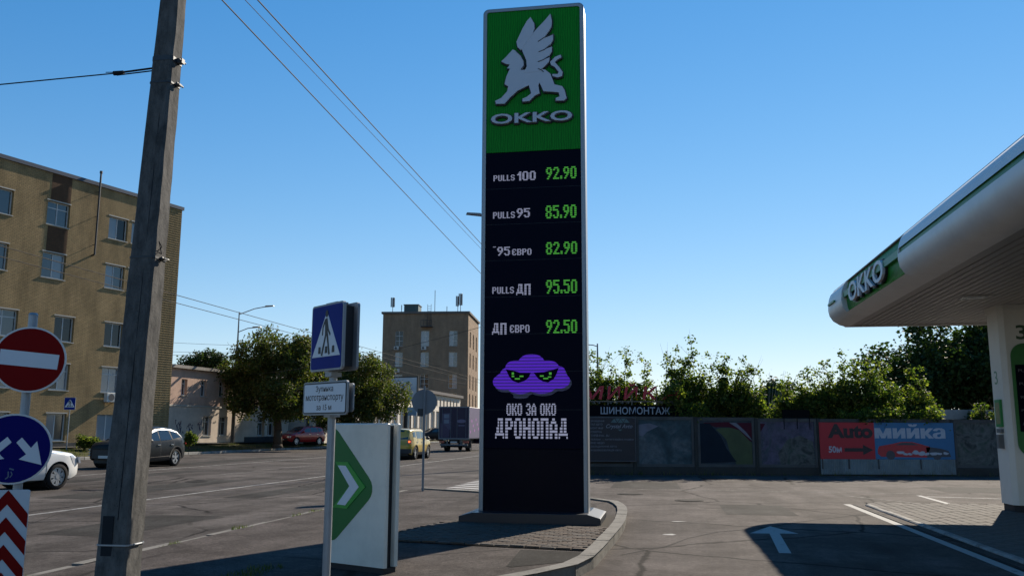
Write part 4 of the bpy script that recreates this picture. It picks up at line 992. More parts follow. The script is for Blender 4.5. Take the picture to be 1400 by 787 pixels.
for i in range(12):
    a, c = edges[i]+.07, edges[i+1]-.07; t = tops[i]
    b = MB(); b.box(a, c, .03, .10, .30, t)
    pn = b.build('fence_panel', M_CONC, fence); b = MB(); b.box(a, c, -.01, .03, .30, .40); b.box(a, c, -.01, .03, t-.09, t); b.box(a, a+.09, -.01, .03, .40, t-.09); b.box(c-.09, c, -.01, .03, .40, t-.09); b.box(a, c, -.02, .11, t+.002, t+.03)
    b.build('rim', mat('rim_concrete', (.08, .083, .083), .9, var=.3, scale=3, dirt=.5), pn)
    b = MB(); b.box(a-.06, c+.06, -.03, .12, 0, .30-.003); b.build('footing', M_CONC, fence)
    if mus[i] is not None:
        b = MB(); b.box(a+.09, c-.09, .022, .0295, .40, t-.09); pnt = b.build('mural_paint', MU[mus[i]], pn)
        pnt['label'] = ['teal painted mural panel', 'dark blue mural panel', 'violet mural panel', 'grey-green mural panel'][mus[i]]
    b = MB(); b.bbox(edges[i]-.065, edges[i]+.065, -.05, .13, 0, t+.04, .015); b.build('post', M_CONC, fence)
# painted shapes of the two figurative panels
def paintshape(pts, y, m, nm, lab=None):
    b = MB(); b.poly(pts, y-.0015, y); o = b.build(nm, m, fence); return o
X = lambda px_: 4.15+(px_-850)*.02754-2.0
Zp = lambda py_: 2.12-(py_-570)*.0272
ol = mat('mural_olive', (.075, .095, .05), .85, var=.3, scale=3, dirt=.4); rd = mat('mural_red', (.065, .012, .022), .85, var=.3, scale=3, dirt=.4); wt = mat('mural_pale', (.16, .165, .20), .85, var=.3, scale=3, dirt=.4); dk = mat('mural_dark', (.010, .018, .028), .85, var=.3, scale=3)
paintshape([(X(978), Zp(586)), (X(985), Zp(584)), (X(1000), Zp(584)), (X(1012), Zp(588)), (X(1022), Zp(597)), (X(1027), Zp(605)), (X(1027), Zp(634)), (X(1005), Zp(634)), (X(996), Zp(615)), (X(992), Zp(600)), (X(985), Zp(592))], .019, ol, 'mural_hill')
paintshape([(X(960), Zp(577)), (X(996), Zp(576)), (X(1018), Zp(588)), (X(1029), Zp(603)), (X(1024), Zp(602)), (X(1010), Zp(587)), (X(996), Zp(583)), (X(978), Zp(583))], .0165, rd, 'mural_stripe')
paintshape([(X(997), Zp(577)), (X(1006), Zp(577)), (X(1020), Zp(590)), (X(1028), Zp(602)), (X(1020), Zp(595)), (X(1008), Zp(584))], .0145, wt, 'mural_stripe')
paintshape([(X(1007), Zp(577)), (X(1027), Zp(577)), (X(1029), Zp(601)), (X(1018), Zp(588))], .0125, rd, 'mural_stripe')
paintshape([(X(953), Zp(578)), (X(970), Zp(578)), (X(985), Zp(596)), (X(992), Zp(612)), (X(1005), Zp(630)), (X(953), Zp(632))], .0105, dk, 'mural_rock')
paintshape([(X(1065), Zp(634)), (X(1062), Zp(618)), (X(1075), Zp(600)), (X(1092), Zp(594)), (X(1110), Zp(602)), (X(1114), Zp(634))], .019, MU[3], 'mural_crag')
paintshape([(X(872), Zp(580)), (X(888), Zp(578)), (X(900), Zp(582)), (X(884), Zp(590)), (X(878), Zp(596)), (X(872), Zp(594))], .019, wt, 'mural_cloud')
paintshape([(X(1036), Zp(578)), (X(1046), Zp(578)), (X(1040), Zp(588)), (X(1036), Zp(592))], .019, rd, 'mural_flame')

# services board at the left end
M_DKB = mat('board_blue_black', (0.005, 0.007, 0.014), .5, var=.1)
M_BTXT = mat('board_text', (.16, .18, .22), .5)
sb = thing('services_board', 'dark board listing car services with a diamond emblem at the left end of the fence', 'notice board', (2.0, FY-.07, 0), 0)
xa, xb, za, zb = X(790), X(868.5), Zp(630), Zp(570)
b = MB(); b.box(xa, xb, -.03, .0, za, zb); brd = b.build('panel', M_DKB, sb)
b = MB()
for q_ in ((xa, xb, zb-.03, zb), (xa, xb, za, za+.03), (xb-.03, xb, za+.03, zb-.03), (xa, xa+.03, za+.03, zb-.03)): b.box(q_[0], q_[1], -.045, -.031, q_[2], q_[3])
b.build('edge', mat('board_edge', (.05, .06, .075), .5), sb)
lines = [('ЗАХИЩЕННЯ', 825.5, 575.5), ('ТАЛ АВТО', 823, 580), ('МОНТ ФАР', 824, 585), ('РОБОТКА', 822, 590), ('ТАРІВ EVA - EU', 832, 595), ('ТЕЙЛІНГ — АНТИГРАВІЙНІ ПЛІВКИ', 865, 600), ('РНЕ НЕБО', 825.5, 605), ('ОБЛАДНАННЯ АВТО', 842, 610), ('РОШУМОІЗОЛЯЦІЯ АВТО', 849, 615)]
for t_, xe, yc in lines: b = MB(); text(b, t_, X(806.8), Zp(yc+1.4), X(xe), Zp(yc-1.4), -.031, .001, .0); b.build('text_line', M_BTXT, brd)
b = MB(); text(b, 'Crystal Avto', X(828), Zp(586.5), X(864), Zp(579.5), -.0335, .001, .012, .35)
b.build('cursive_name', M_BTXT, brd)
b = MB(); cx = X(847)
for P in ([(-.38, .30), (-.24, .50), (-.12, .30)], [(-.20, .50), (.0, .50), (-.1, .32)], [(.04, .50), (.24, .50), (.14, .32)], [(.26, .49), (.40, .30), (.16, .30)], [(-.09, .29), (.13, .29), (.02, .48)], [(-.10, -.02), (.10, -.02), (0, -.10)]):
    b.poly([(cx+a*.9, Zp(586)+c*.78) for a, c in P], -.0325, -.0305)
b.build('diamond', mat('diamond_teal', (.05, .11, .12), .5), sb)

# red lettering on a rooftop rack and the tyre sign
rk = thing('wash_sign', 'dark red raised letters on a black rack above the services board', 'sign', (2.0, 34.3, 0), 0)
ZW = lambda py_: 2.12-(py_-570)*.0279
XW = lambda px_: X(px_)*1.022
b = MB(); b.box(XW(793), XW(948), .0, .25, 1.6, ZW(557)); b.box(XW(793), XW(925), .05, .2, ZW(557), ZW(553)); b.build('backing', mat('rack_black', (.004, .005, .007), .8, spec=.05), rk)
b = MB()
for px_ in (800, 833, 866, 900, 925): b.box(XW(px_), XW(px_)+.04, .12, .16, ZW(557), ZW(526))
b.box(XW(793), XW(936), .11, .15, ZW(548.5), ZW(547)); b.build('rack', mat('rack_steel', (.16, .14, .12), .7, .3), rk)
for ch, a, c in (('М', 798, 828), ('И', 832, 851), ('Й', 855, 875), ('К', 881, 902), ('А', 908, 935)):
    b = MB(); text(b, ch, XW(a), ZW(545), XW(c), ZW(523 if ch == 'Й' else 527), .08, .10, .012, .12); b.build('letter', mat('letter_red', (.42, .012, .03), .5), rk)
b = MB()
for px_ in (803, 811, 818, 834, 842, 850, 858, 904, 912, 920): text(b, '→', XW(px_), ZW(551.5), XW(px_+5), ZW(548.2), -.002, .002, .02)
b.build('arrows', mat('arrow_grey', (.12, .12, .11), .6), rk)
b = MB(); text(b, 'ШИНОМОНТАЖ', XW(823), ZW(565.5), XW(918), ZW(555.5), -.002, .01, .01); b.build('words', mat('tyre_letters', (.30, .33, .38), .5), rk)

# car-wash banner
bn = thing('car_wash_banner', 'red and blue car wash banner with a red coupe on the fence', 'banner', (2.0, FY-.07, 0), 0)
xl, xm, xr = X(1118), X(1192.5), X(1300.5); zt, zm, zl = Zp(576), Zp(625.5), Zp(646)
b = MB(); b.box(xl, xm, -.02, 0, zm, zt); b.build('red_half', mat('banner_red', (.34, .008, .018), .6, var=.12), bn)
b = MB(); b.box(xm+.002, xr, -.02, 0, zm, zt); b.build('blue_half', mat('banner_blue', (.018, .12, .26), .6, var=.35, scale=.8), bn)
b = MB(); text(b, 'Auto', X(1129), Zp(597.5), X(1190.5), Zp(578), -.021, .001, .05); b.build('dark_words', mat('banner_black', (.012, .008, .012), .6), bn)
b = MB(); 
for j_ in range(4): text(b, 'мийка', X(1193)+.028*j_, Zp(597.5), X(1286)+.028*j_, Zp(578), -.0212-.0012*j_, .001, 0)
b.build('pale_word', mat('banner_pale', (.32, .36, .42), .6), bn); b = MB(); text(b, '50м', X(1129.5), Zp(617), X(1147), Zp(608), -.021, .001, .03); b.build('pale_words', mat('banner_pale', (.32, .36, .42), .6), bn)
b = MB(); b.poly([(X(1151), Zp(615.5)), (X(1176), Zp(615.5)), (X(1176), Zp(620)), (X(1190), Zp(613)), (X(1176), Zp(606)), (X(1176), Zp(610.5)), (X(1151), Zp(610.5))], -.0215, -.0203); b.build('black_arrow', MATS['banner_black'], bn)
cP = [(1196, 613), (1198, 608), (1215, 605), (1228, 602), (1243, 602), (1255, 605), (1268, 609), (1282, 611), (1292, 614), (1295, 621), (1285, 623.5), (1200, 622), (1196, 618)]
b = MB(); b.poly([(X(a), Zp(c)) for a, c in cP[:7]+[(1262, 623), (1200, 622), (1196, 618)]], -.0215, -.0203); b.build('printed_car', mat('print_red', (.36, .012, .02), .5), bn)
b = MB(); b.poly([(X(a), Zp(c)) for a, c in [(1262, 609), (1268, 609), (1282, 611), (1292, 614), (1295, 622), (1262, 623)]], -.0215, -.0203)
b.poly([(X(a), Zp(c)) for a, c in [(1219, 606.5), (1229, 603.2), (1243, 603.2), (1252, 606.5)]], -.0228, -.0218)
for px_ in (1213, 1276): b.poly([(X(px_)+.17*math.cos(t), Zp(620)+.17*math.sin(t)) for t in [i*math.pi/8 for i in range(16)]], -.0232, -.0222)
b.build('printed_car_detail', mat('print_dark', (.03, .035, .05), .5), bn)
b = MB()
for k in range(9):
    a_ = 1226+7.5*k+random.uniform(-2, 2); z_ = Zp(random.uniform(616, 619)); r_ = random.uniform(.05, .10)
    b.poly([(X(a_)+r_*1.7*math.cos(t)*(1+.2*math.sin(3*t+k)), z_+r_*.8*math.sin(t)*(1+.25*math.cos(2*t+k))) for t in [i*math.pi/7 for i in range(14)]], -.0245-.0004*k, -.0236-.0004*k)
b.build('printed_foam', MATS['banner_pale'], bn)
b = MB()
nx = 74
for k in range(nx):
    a_ = xl+(xr-xl)*k/nx; w_ = (xr-xl)/nx
    b.poly([(a_, 0), (a_+w_*.5, -.03), (a_+w_, 0)], .0, .01, axis='z') if False else b.add([(a_, -.006, zl), (a_+w_/2, -.034, zl), (a_+w_, -.006, zl), (a_, -.006, zm-.004), (a_+w_/2, -.034, zm-.004), (a_+w_, -.006, zm-.004)], [(0, 1, 4, 3), (1, 2, 5, 4)])
b.build('corrugated_sheet', mat('corrugated', (.17, .22, .24), .6, .2, var=.3, scale=1.5, dirt=.5), bn)
b = MB()
for px_ in (1119, 1155, 1195, 1252, 1300): b = MB(); b.box(X(px_), X(px_)+.05, -.045, -.035, .25, zm); b.build('batten', MATS['dark_steel'], bn)

# dark box sign above the fence, and the pale shed roof behind it
x0_, x1_ = 11.0-.6, 11.0+.42
bxs = thing('boxed_sign', 'small black box on three thin legs standing on top of the fence', 'box', (2.0+X(1071), FY+.05, 2.05), 0)
b = MB(); b.box(0, X(1107)-X(1071), -.06, .10, .02, .37); b.build('box', mat('box_black', (.004, .005, .006), .8, spec=.05), bxs)
b = MB()
for k in (0.0, .5, .97): xx = (X(1107)-X(1071))*k; b = MB(); b.box(xx, xx+.02, -.085, -.063, -.35, .1); b.build('leg', MATS['box_black'], bxs)
sh = thing('metal_shed', 'low grey metal shed roof showing above the right end of the fence', 'shed', (2.0, 36.4, 0), 0)
b = MB(); b.box(X(1292)*1.08, X(1372)*1.10, 0, 3, 0, 2.12); b.build('wall', mat('shed_grey', (.16, .17, .18), .6, .2, dirt=.4), sh)
b = MB(); b.box(X(1290)*1.08, X(1380)*1.10, -.2, 3.2, 2.13, 2.52); rf = b.build('roof', mat('shed_roof', (.22, .23, .24), .5, .3), sh)
b = MB(); b.box(X(1255)*1.08, X(1289)*1.08, .1, 2.9, 2.26, 2.33); b.build('lean_to_roof', mat('pale_sheet', (.62, .62, .60), .5), sh)
# ================================================================== LEFT OFFICE BUILDING
def facade_frame(P, azd): return (P[0], P[1], 0), math.pi/2 - R(azd)
M_BRK = brick_mat('tan_brick', (0.38, 0.262, 0.125), (0.32, 0.225, 0.11), (0.18, 0.135, 0.075), dirt=0.42)
M_BRK_BR = brick_mat('brown_brick', (0.12, 0.065, 0.035), (0.10, 0.055, 0.03), (0.07, 0.05, 0.035), dirt=0.2)
M_FRAME = mat('window_white', (0.48, 0.49, 0.48), 0.5, var=0.1, scale=3, dirt=.2)
M_GLASS = mat('window_glass', (0.035, 0.05, 0.06), 0.06, 0.0, var=0.5, scale=0.35, spec=1.0)
M_GLASS_D = mat('dark_glass', (0.012, 0.016, 0.018), 0.08, 0.0, var=0.6, scale=0.6, spec=.5)
M_GLASS_L = mat('curtained_glass', (0.16, 0.19, 0.22), 0.12, 0.0, var=0.4, scale=0.8, spec=1.0)
M_DARKROOM = mat('dark_room', (0.02, 0.02, 0.02), 0.9)
M_SILL = mat('window_sill', (0.40, 0.38, 0.33), 0.6, var=.1)
LB0 = (-29.0046, 48.0); LBA = 26.09
loc, rz = facade_frame(LB0, LBA)
off = thing('office_building', 'four-storey tan brick office block with flat roof at far left across the road', 'building', loc, rz)
rows = [(13.60, 15.04), (10.42, 11.93), (6.75, 8.25), (3.88, 5.43), (0.92, 2.50)]
cols = {0: [(-8.5, -7.1), (-4.6, -3.2), (-1.6, 1.06), (3.2, 4.71), (7.54, 8.98), (9.29, 10.72)],
        1: [(-8.5, -7.1), (-4.6, -3.2), (-.4, 1.05), (3.17, 4.71), (7.54, 8.98), (9.28, 10.70)],
        2: [(-8.5, -7.1), (-4.6, -3.2), (.3, 2.0), (4.32, 5.64), (7.82, 9.18)],
        3: [(-8.5, -7.1), (-4.6, -3.2), (.3, 1.95), (4.30, 5.58), (7.86, 9.20)],
        4: [(-8.5, -7.1), (-4.6, -3.2), (.5, 2.02), (4.33, 5.63), (7.76, 9.20)]}
holes = []
for k, (z0, z1) in enumerate(rows):
    for a, c in cols[k]: holes.append((a, c, z0, z1))
b = MB(); wall_grid(b, -16, 13.4, .45, 16.72, holes, .22); wl = b.build('wall', M_BRK, off)
b = MB(); b.box(-16, 13.4, .23, 15, .45, 16.72); b.build('rear_block', M_BRK, off)
b = MB(); b.box(-16.1, 13.5, -.06, 15.1, .2, .47); b.box(-16, 13.45, -.03, 0, .47, .8); b.build('plinth', mat('plinth_grey', (.09, .085, .075), .9, dirt=.5), off)
b = MB(); b.box(-16.1, 13.5, -.09, 15.1, 16.72, 16.95); b.build('parapet_cap', mat('parapet_metal', (.045, .06, .085), .5, .4), off)
# ribbed brick strip at the corner: courses stand proud
rb0 = None
for k in range(100):
    z_ = 0.9+.158*k
    if rb0 is None: b = MB(); b.box(12.0, 13.38, -.022, -.002, 0, .075); rb0 = b.build('brick_course', M_BRK, off); rb0.location = (0, 0, z_)
    else: share(rb0, off, (0, 0, z_))
b = MB(); b.box(3.35, 4.68, -.012, -.001, 15.08, 16.70); b.build('brown_panel', M_BRK_BR, off); b = MB(); b.box(3.33, 4.66, -.012, -.001, 11.97, 13.50); b.build('brown_panel', M_BRK_BR, off)
def window(parent, a, c, z0, z1, depth, lit=0, y=0.0, cross=False, mull=1):
    b = MB(); f = .07; yy = y+depth
    b.box(a, a+f, yy-.05, yy, z0, z1); b.box(c-f, c, yy-.05, yy, z0, z1); b.box(a+f, c-f, yy-.05, yy, z0, z0+f); b.box(a+f, c-f, yy-.05, yy, z1-f, z1)
    for k in range(mull): m_ = a+(c-a)*(k+1)/(mull+1); b.box(m_-f*.45, m_+f*.45, yy-.047, yy, z0+f, z1-f)
    if cross:
        for k in range(cross if cross is not True else 1):
            zz = z0+(z1-z0)*((k+1)/((cross if cross is not True else 1)+1) if cross is not True else .72); b.box(a+f, c-f, yy-.044, yy, zz-.03, zz+.03)
    w = b.build('window', M_FRAME, parent)
    xs = [a+f]+[a+(c-a)*(k+1)/(mull+1) for k in range(mull)]+[c-f]
    for p, q in zip(xs[:-1], xs[1:]):
        b = MB(); b.quad((p, yy-.02, z0+f), (q, yy-.02, z0+f), (q, yy-.02, z1-f), (p, yy-.02, z1-f)); b.build('pane', M_GLASS_L if random.random() < lit*.7 else (M_GLASS if random.random() < .5 else M_GLASS_D), w)
    return w
for k, (z0, z1) in enumerate(rows):
    for a, c in cols[k]:
        if k == 4 and a > 7:
            b = MB(); b.box(a, c, .12, .16, z0, z1); bw = b.build('boarded_window', mat('board_over', (.20, .23, .25), .7, var=.2, scale=2), off)
            b = MB(); b.box((a+c)/2-.03, (a+c)/2+.03, .10, .119, z0, z1); b.build('seam', M_FRAME, bw); continue
        w = window(off, a, c, z0, z1, .22, .5, mull=1, cross=random.random() < .3)
        b = MB(); b.box(a-.05, c+.05, -.045, .16, z0-.05, z0-.002); b.build('sill', M_SILL, w)
        b = MB(); b.box(a-.07, c+.04, -.02, -.003, z1+.003, z1+.07); b.build('trim', M_SILL, w)
def ac_unit(parent_label, P, rz_, group='air conditioning units on the facades'):
    t = thing('air_conditioner', parent_label, 'air conditioner', P, rz_, group)
    b = MB(); b.bbox(-.42, .42, -.36, -.06, 0, .56, .015); bx_ = b.build('casing', mat('ac_white', (.50, .50, .47), .5, dirt=.3), t)
    b = MB(); b.tube((-.1, -.361, .28), (-.1, -.372, .28), .22, n=20); b.build('fan_grille', mat('grille_dark', (.06, .06, .06), .6), bx_)
    b = MB(); b.box(-.3, -.26, -.36, 0, -.05, -.003); b.build('bracket', M_GALV, t); b = MB(); b.box(.26, .3, -.36, 0, -.05, -.003); b.build('bracket', M_GALV, t)
    return t
def on_facade(tname, x, y, z): return TM[tname] @ Vector((x, y, z))
ac_unit('white air conditioner under the window of the tan brick block', on_facade('office_building', 8.5, 0, 3.28), rz)
pp_ = thing('flue_pipe', 'thin dark vertical flue pipe fixed to the tan brick wall, rising above its roof', 'pipe', on_facade('office_building', 6.46, -.25, 12.3), rz)
b = MB(); b.tube((0, 0, 0), (0, 0, 5.2), .06, n=10); b.tube((0, 0, 0), (0, .25, -.05), .06, n=8); b.tube((0, 0, 5.2), (0, 0, 5.35), .09, n=10); b.build('pipe', M_DARKEDGE, pp_)
b = MB()
for z_ in (.6, 2.4, 4.0): b.box(-.015, .015, 0, .25, z_, z_+.03)
b.build('bracket', M_DARKEDGE, pp_)

# ================================================================== PINK TWO-STOREY BUILDING
PB0 = (-24.77, 64.0); PBA = 16
loc, rz = facade_frame(PB0, PBA)
M_PINK = mat('pink_plaster', (0.50, 0.35, 0.27), 0.9, var=0.18, scale=1.1, bump=.2, bscale=6, dirt=0.45, dirtcol=(.16, .11, .09), dscale=.8)
M_CREAM = mat('cream_plaster', (0.56, 0.47, 0.38), 0.9, var=0.15, scale=1.3, dirt=0.4, dirtcol=(.17, .15, .14), dscale=.9)
pk = thing('pink_building', 'low two-storey pink and cream plastered building with flat roof beside the office block', 'building', loc, rz)
up = [(1.4, 2.1, 4.1, 5.3), (3.75, 4.5, 4.1, 5.3), (6.1, 6.85, 4.15, 5.35), (8.7, 9.5, 4.15, 5.35), (12.2, 13.0, 4.15, 5.35), (15.4, 16.2, 4.15, 5.35)]
dn = [(4.3, 5.35, 1.15, 2.62), (6.45, 7.5, 1.15, 2.62), (11.9, 13.0, 1.1, 2.65), (13.5, 14.6, 1.1, 2.65), (17.0, 18.1, 1.1, 2.65)]
b = MB(); wall_grid(b, -3, 22, 3.40, 6.05, up, .3); b.build('upper_wall', M_PINK, pk)
b = MB(); wall_grid(b, -3, 22, .45, 3.28, dn, .3); b.build('lower_wall', M_CREAM, pk)
b = MB(); b.box(-3, 22, .31, 11, .45, 6.05); b.build('rear_block', M_DARKROOM if False else M_PINK, pk)
b = MB(); b.box(-3, 22.05, -.06, .3, 3.282, 3.398); b.build('string_course', M_SILL, pk)
b = MB(); b.box(-3.1, 22.2, -.28, 11.1, 6.05, 6.28); b.build('eaves', mat('eaves_concrete', (.30, .28, .25), .9, dirt=.5), pk)
b = MB(); b.box(-3, 10, -.05, 0, .2, .62); b.box(10, 22, -.08, 0, .2, 1.02); b.build('plinth', mat('dark_plinth', (.05, .055, .06), .9), pk)
for a, c, z0, z1 in up+dn:
    w = window(pk, a, c, z0, z1, .28, .15, mull=1, cross=True)
    b = MB(); b.box(a-.06, c+.06, -.07, .2, z0-.05, z0-.002); b.build('sill', M_SILL, w)
b = MB()
rg = random.Random(11)
for k in range(26):
    x_ = rg.uniform(.9, 4.0); z_ = rg.uniform(1.2, 2.0)
    for st in thick([(x_, z_), (x_+rg.uniform(-.15, .15), z_+rg.uniform(.1, .4)), (x_+rg.uniform(.0, .25), z_+rg.uniform(-.1, .35))], .045): b.poly(st, -.006-.0003*k, -.004)
b.build('graffiti', mat('graffiti_violet', (.05, .04, .09), .8), pk)
ac_unit('white air conditioner high on the pink building beside the tree', on_facade('pink_building', 14.9, 0, 3.5), rz)

# ================================================================== LONG PALE BUILDING
WB0 = (-11.54, 120.0); WBA = 9.7
loc, rz = facade_frame(WB0, WBA)
M_PALE = mat('pale_plaster', (0.56, 0.51, 0.44), 0.9, var=0.1, scale=.6, dirt=.25, dirtcol=(.3, .26, .22), dscale=.4)
wb = thing('pale_building', 'long pale building with tall pilasters and a row of small square windows beyond the truck', 'building', loc, rz)
x0, x1 = -40, 20.4
small = [(x0+2.2+2.05*k, x0+3.1+2.05*k, 5.0, 6.1) for k in range(28)]
tall = [(x0+1.0+2.9*k, x0+2.35+2.9*k, 1.4, 3.9) for k in range(20)]
b = MB(); wall_grid(b, x0, x1, .4, 6.6, small+tall, .35); b.build('wall', M_PALE, wb)
b = MB(); b.box(x0, x1, .36, 16, .4, 6.6); b.build('rear_block', M_PALE, wb)
b = MB(); b.box(x0-.3, x1+.3, -.45, 16.3, 6.6, 7.0); b.build('cornice', mat('roof_grey', (.13, .12, .115), .8), wb)
b = MB(); b.box(x0, x1, -.22, -.002, 4.25, 4.5); b.build('string_course', M_PALE, wb)
pil = None
for k in range(21):
    x_ = x0+.1+2.9*k
    if pil is None: b = MB(); b.box(0, .75, -.28, -.002, .4, 4.248); pil = b.build('pilaster', M_PALE, wb); pil.location = (x_, 0, 0)
    else: share(pil, wb, (x_, 0, 0))
for a, c, z0, z1 in small+tall:
    f = MB(); f.box(a, c, .28, .34, z0, z1); w = f.build('window', M_GLASS, wb)
    if z0 < 2 :
        f = MB(); f.box((a+c)/2-.05, (a+c)/2+.05, .25, .279, z0, z1); f.box(a, c, .25, .279, 2.9, 3.0) if False else None; f.build('mullion', M_FRAME, w)
# ================================================================== TALL BROWN BLOCK
tw = thing('brown_tower', 'tall square brown brick block with roof masts behind the long pale building', 'building', (-22.1, 150, 0), R(-4.5))
M_BRK2 = brick_mat('dark_brown_brick', (0.27, 0.19, 0.125), (0.235, 0.165, 0.11), (0.17, 0.13, 0.095), bw=.5, rh=.16, ms=.02, dirt=.25)
M_BRK3 = M_BRK2
fw = 14.75
wc = [(2.2, 3.55), (6.6, 8.05), (11.45, 12.9)]
wr = [(2.3, 4.7), (5.4, 7.8), (8.6, 11.0), (12.25, 14.75), (15.75, 18.4)]
hol = [(a, c, z0, z1) for a, c in wc for z0, z1 in wr]
b = MB(); wall_grid(b, 0, fw, .3, 21.3, hol, .3); b.build('front_wall', M_BRK2, tw)
side = [(a, a+1.35, z0, z1) for a in (2.2, 6.6, 11) for z0, z1 in wr]
Msd = Matrix.Translation((fw, 0, 0)) @ Matrix.Rotation(math.pi/2, 4, 'Z')
b = MB(); wall_grid(b, 0, 15, .3, 21.3, side, .3); b.v = [tuple(Msd @ Vector(p)) for p in b.v]; b.build('side_wall', M_BRK3, tw)
b = MB(); b.box(0, fw-.31, .31, 15, .3, 21.3); b.build('core', M_BRK2, tw)
b = MB(); b.box(-.25, fw+.25, -.25, 15.2, 21.3, 21.65); b.build('cornice', mat('cornice_grey', (.12, .115, .11), .8), tw)
for a, c, z0, z1 in hol: window(tw, a, c, z0, z1, .28, .45, mull=1, cross=2)
for a, c, z0, z1 in side:
    w = window(tw, a, c, z0, z1, .28, .8, mull=1, cross=2); w.matrix_local = Msd
b = MB(); b.box(3.2, 5.7, 2, 5, 21.65, 23.1); pent = b.build('roof_cabin', mat('cabin_teal', (.05, .085, .085), .7), tw)
b = MB(); b.box(3.1, 5.8, 1.9, 5.1, 23.1, 23.22); b.build('cabin_roof', MATS['cornice_grey'], pent)
b = MB(); b.box(6.7, 8.6, -.9, -.02, 18.95, 19.1)
for x_ in (6.7, 7.2, 7.7, 8.2, 8.55): b.box(x_, x_+.05, -.9, -.85, 19.1, 20.1)
b.box(6.7, 8.6, -.9, -.85, 20.05, 20.12)
for x_ in (7.7, 8.3): b.box(x_, x_+.06, -.2, -.14, 19.1, 22.9)
for z_ in np.arange(19.3, 22.8, .4): b.box(7.76, 8.3, -.2, -.15, z_, z_+.05)
b.build('fire_ladder', M_DARKEDGE, tw)
def antenna(x, y, h, r, n, label):
    t = thing('roof_antenna', label, 'antenna', on_facade('brown_tower', x, y, 21.65), 0, 'antennas on the brown block')
    b = MB(); b.tube((0, 0, 0), (0, 0, h), .05, n=8); b.build('mast', M_DARKEDGE, t)
    for k in range(n):
        b = MB(); a_ = 2.1*k; b.bbox(-r, r, -r*.5, r*.5, h*.35, h*.98, .03, M=Matrix.Rotation(a_, 4, 'Z') @ Matrix.Translation((0, .28, 0))); b.build('aerial_panel', M_BACK, t)
antenna(1.5, .6, 2.6, .14, 3, 'thick cluster antenna at the left roof corner of the brown block')
antenna(12.8, .7, 2.8, .13, 2, 'left antenna of the pair at the right end of the brown roof')
antenna(13.3, .5, 3.2, .12, 3, 'taller antenna of the pair at the right end of the brown roof')
antenna(8.6, 2, 4.0, .02, 0, 'tall thin whip antenna in the middle of the brown roof')
antenna(3.0, .8, 1.3, .05, 1, 'short stubby antenna beside the teal roof cabin')
antenna(10.9, .8, 1.0, .04, 1, 'tiny antenna right of centre on the brown roof')
for (x, z, t_) in ((2.5, 15.2, 'upper left window'), (7.2, 15.2, 'upper middle window'), (2.7, 14.9-3.5, 'second-row left window')):
    ac_unit('small air conditioner below the %s of the brown block' % t_, on_facade('brown_tower', x, 0, z-.1), R(-4.5))
# distant line of roofs and trees closing the horizon
def far_block(x, y, w, d, h, m, lab, nm='far_building'):
    t = thing(nm, lab, 'building', (x, y, 0), R(-8))
    hs = [(1.5+3*k, 2.9+3*k, 2+3.2*j, 3.6+3.2*j) for k in range(int(w/3)) for j in range(int(h/3.2))]
    hs = [q for q in hs if q[1] < w-.5 and q[3] < h-.5]
    b = MB(); wall_grid(b, 0, w, 0, h, hs, .3); b.build('wall', m, t)
    b = MB(); b.box(0, w, .31, d, 0, h); b.build('core', m, t)
    b = MB(); b.box(-.3, w+.3, -.3, d+.3, h, h+.4); b.build('roof', MATS['cornice_grey'], t)
    for q in hs: b = MB(); b.box(q[0], q[1], .26, .3, q[2], q[3]); b.build('window', M_GLASS, t)
far_block(-8, 250, 26, 12, 9, M_PALE, 'distant pale block at the end of the road beyond the truck')

# ================================================================== BILLBOARD, LAMPS, WIRES
bb_ = thing('billboard', 'grey faded advertising billboard on a thick post in front of the pale building', 'billboard', (-10.75, 90, .3), R(-25))
b = MB(); b.box(-2.0, 1.35, -.1, .1, 4.3, 6.6); pn = b.build('panel', mat('faded_poster', (.62, .64, .66), .6, var=.25, scale=.7), bb_)
b = MB()
for z_ in (5.8, 5.35, 4.95): 
    for k in range(5): b.box(-1.5+.5*k, -1.2+.5*k, -.108, -.101, z_, z_+.12)
b.build('faded_print', mat('faded_ink', (.42, .34, .40), .7), pn)
b = MB(); b.box(-2.1, 1.45, -.12, .12, 6.6, 6.7); b.box(-2.1, -2.0, -.12, .12, 4.2, 6.6); b.box(1.35, 1.45, -.12, .12, 4.2, 6.6); b.box(-2.0, 1.35, -.12, .12, 4.2, 4.3); b.build('frame', M_DARKEDGE, bb_)
b = MB(); b.tube((0, .1, 0), (0, .1, 4.2), .22, n=12); b.build('post', M_DARKEDGE, bb_)
ib = thing('blue_sign', 'small blue signboard hanging below the grey billboard', 'sign', (-10.3, 91, 3.1), R(-12))
b = MB(); b.box(-.7, .6, -.05, .05, 0, .85); b.build('panel', mat('signboard_blue', (.10, .22, .38), .5, var=.3, scale=2), ib)
b = MB(); b.tube((-.05, .1, -2.8), (-.05, .1, 1.2), .05); b.build('post', M_DARKEDGE, ib)

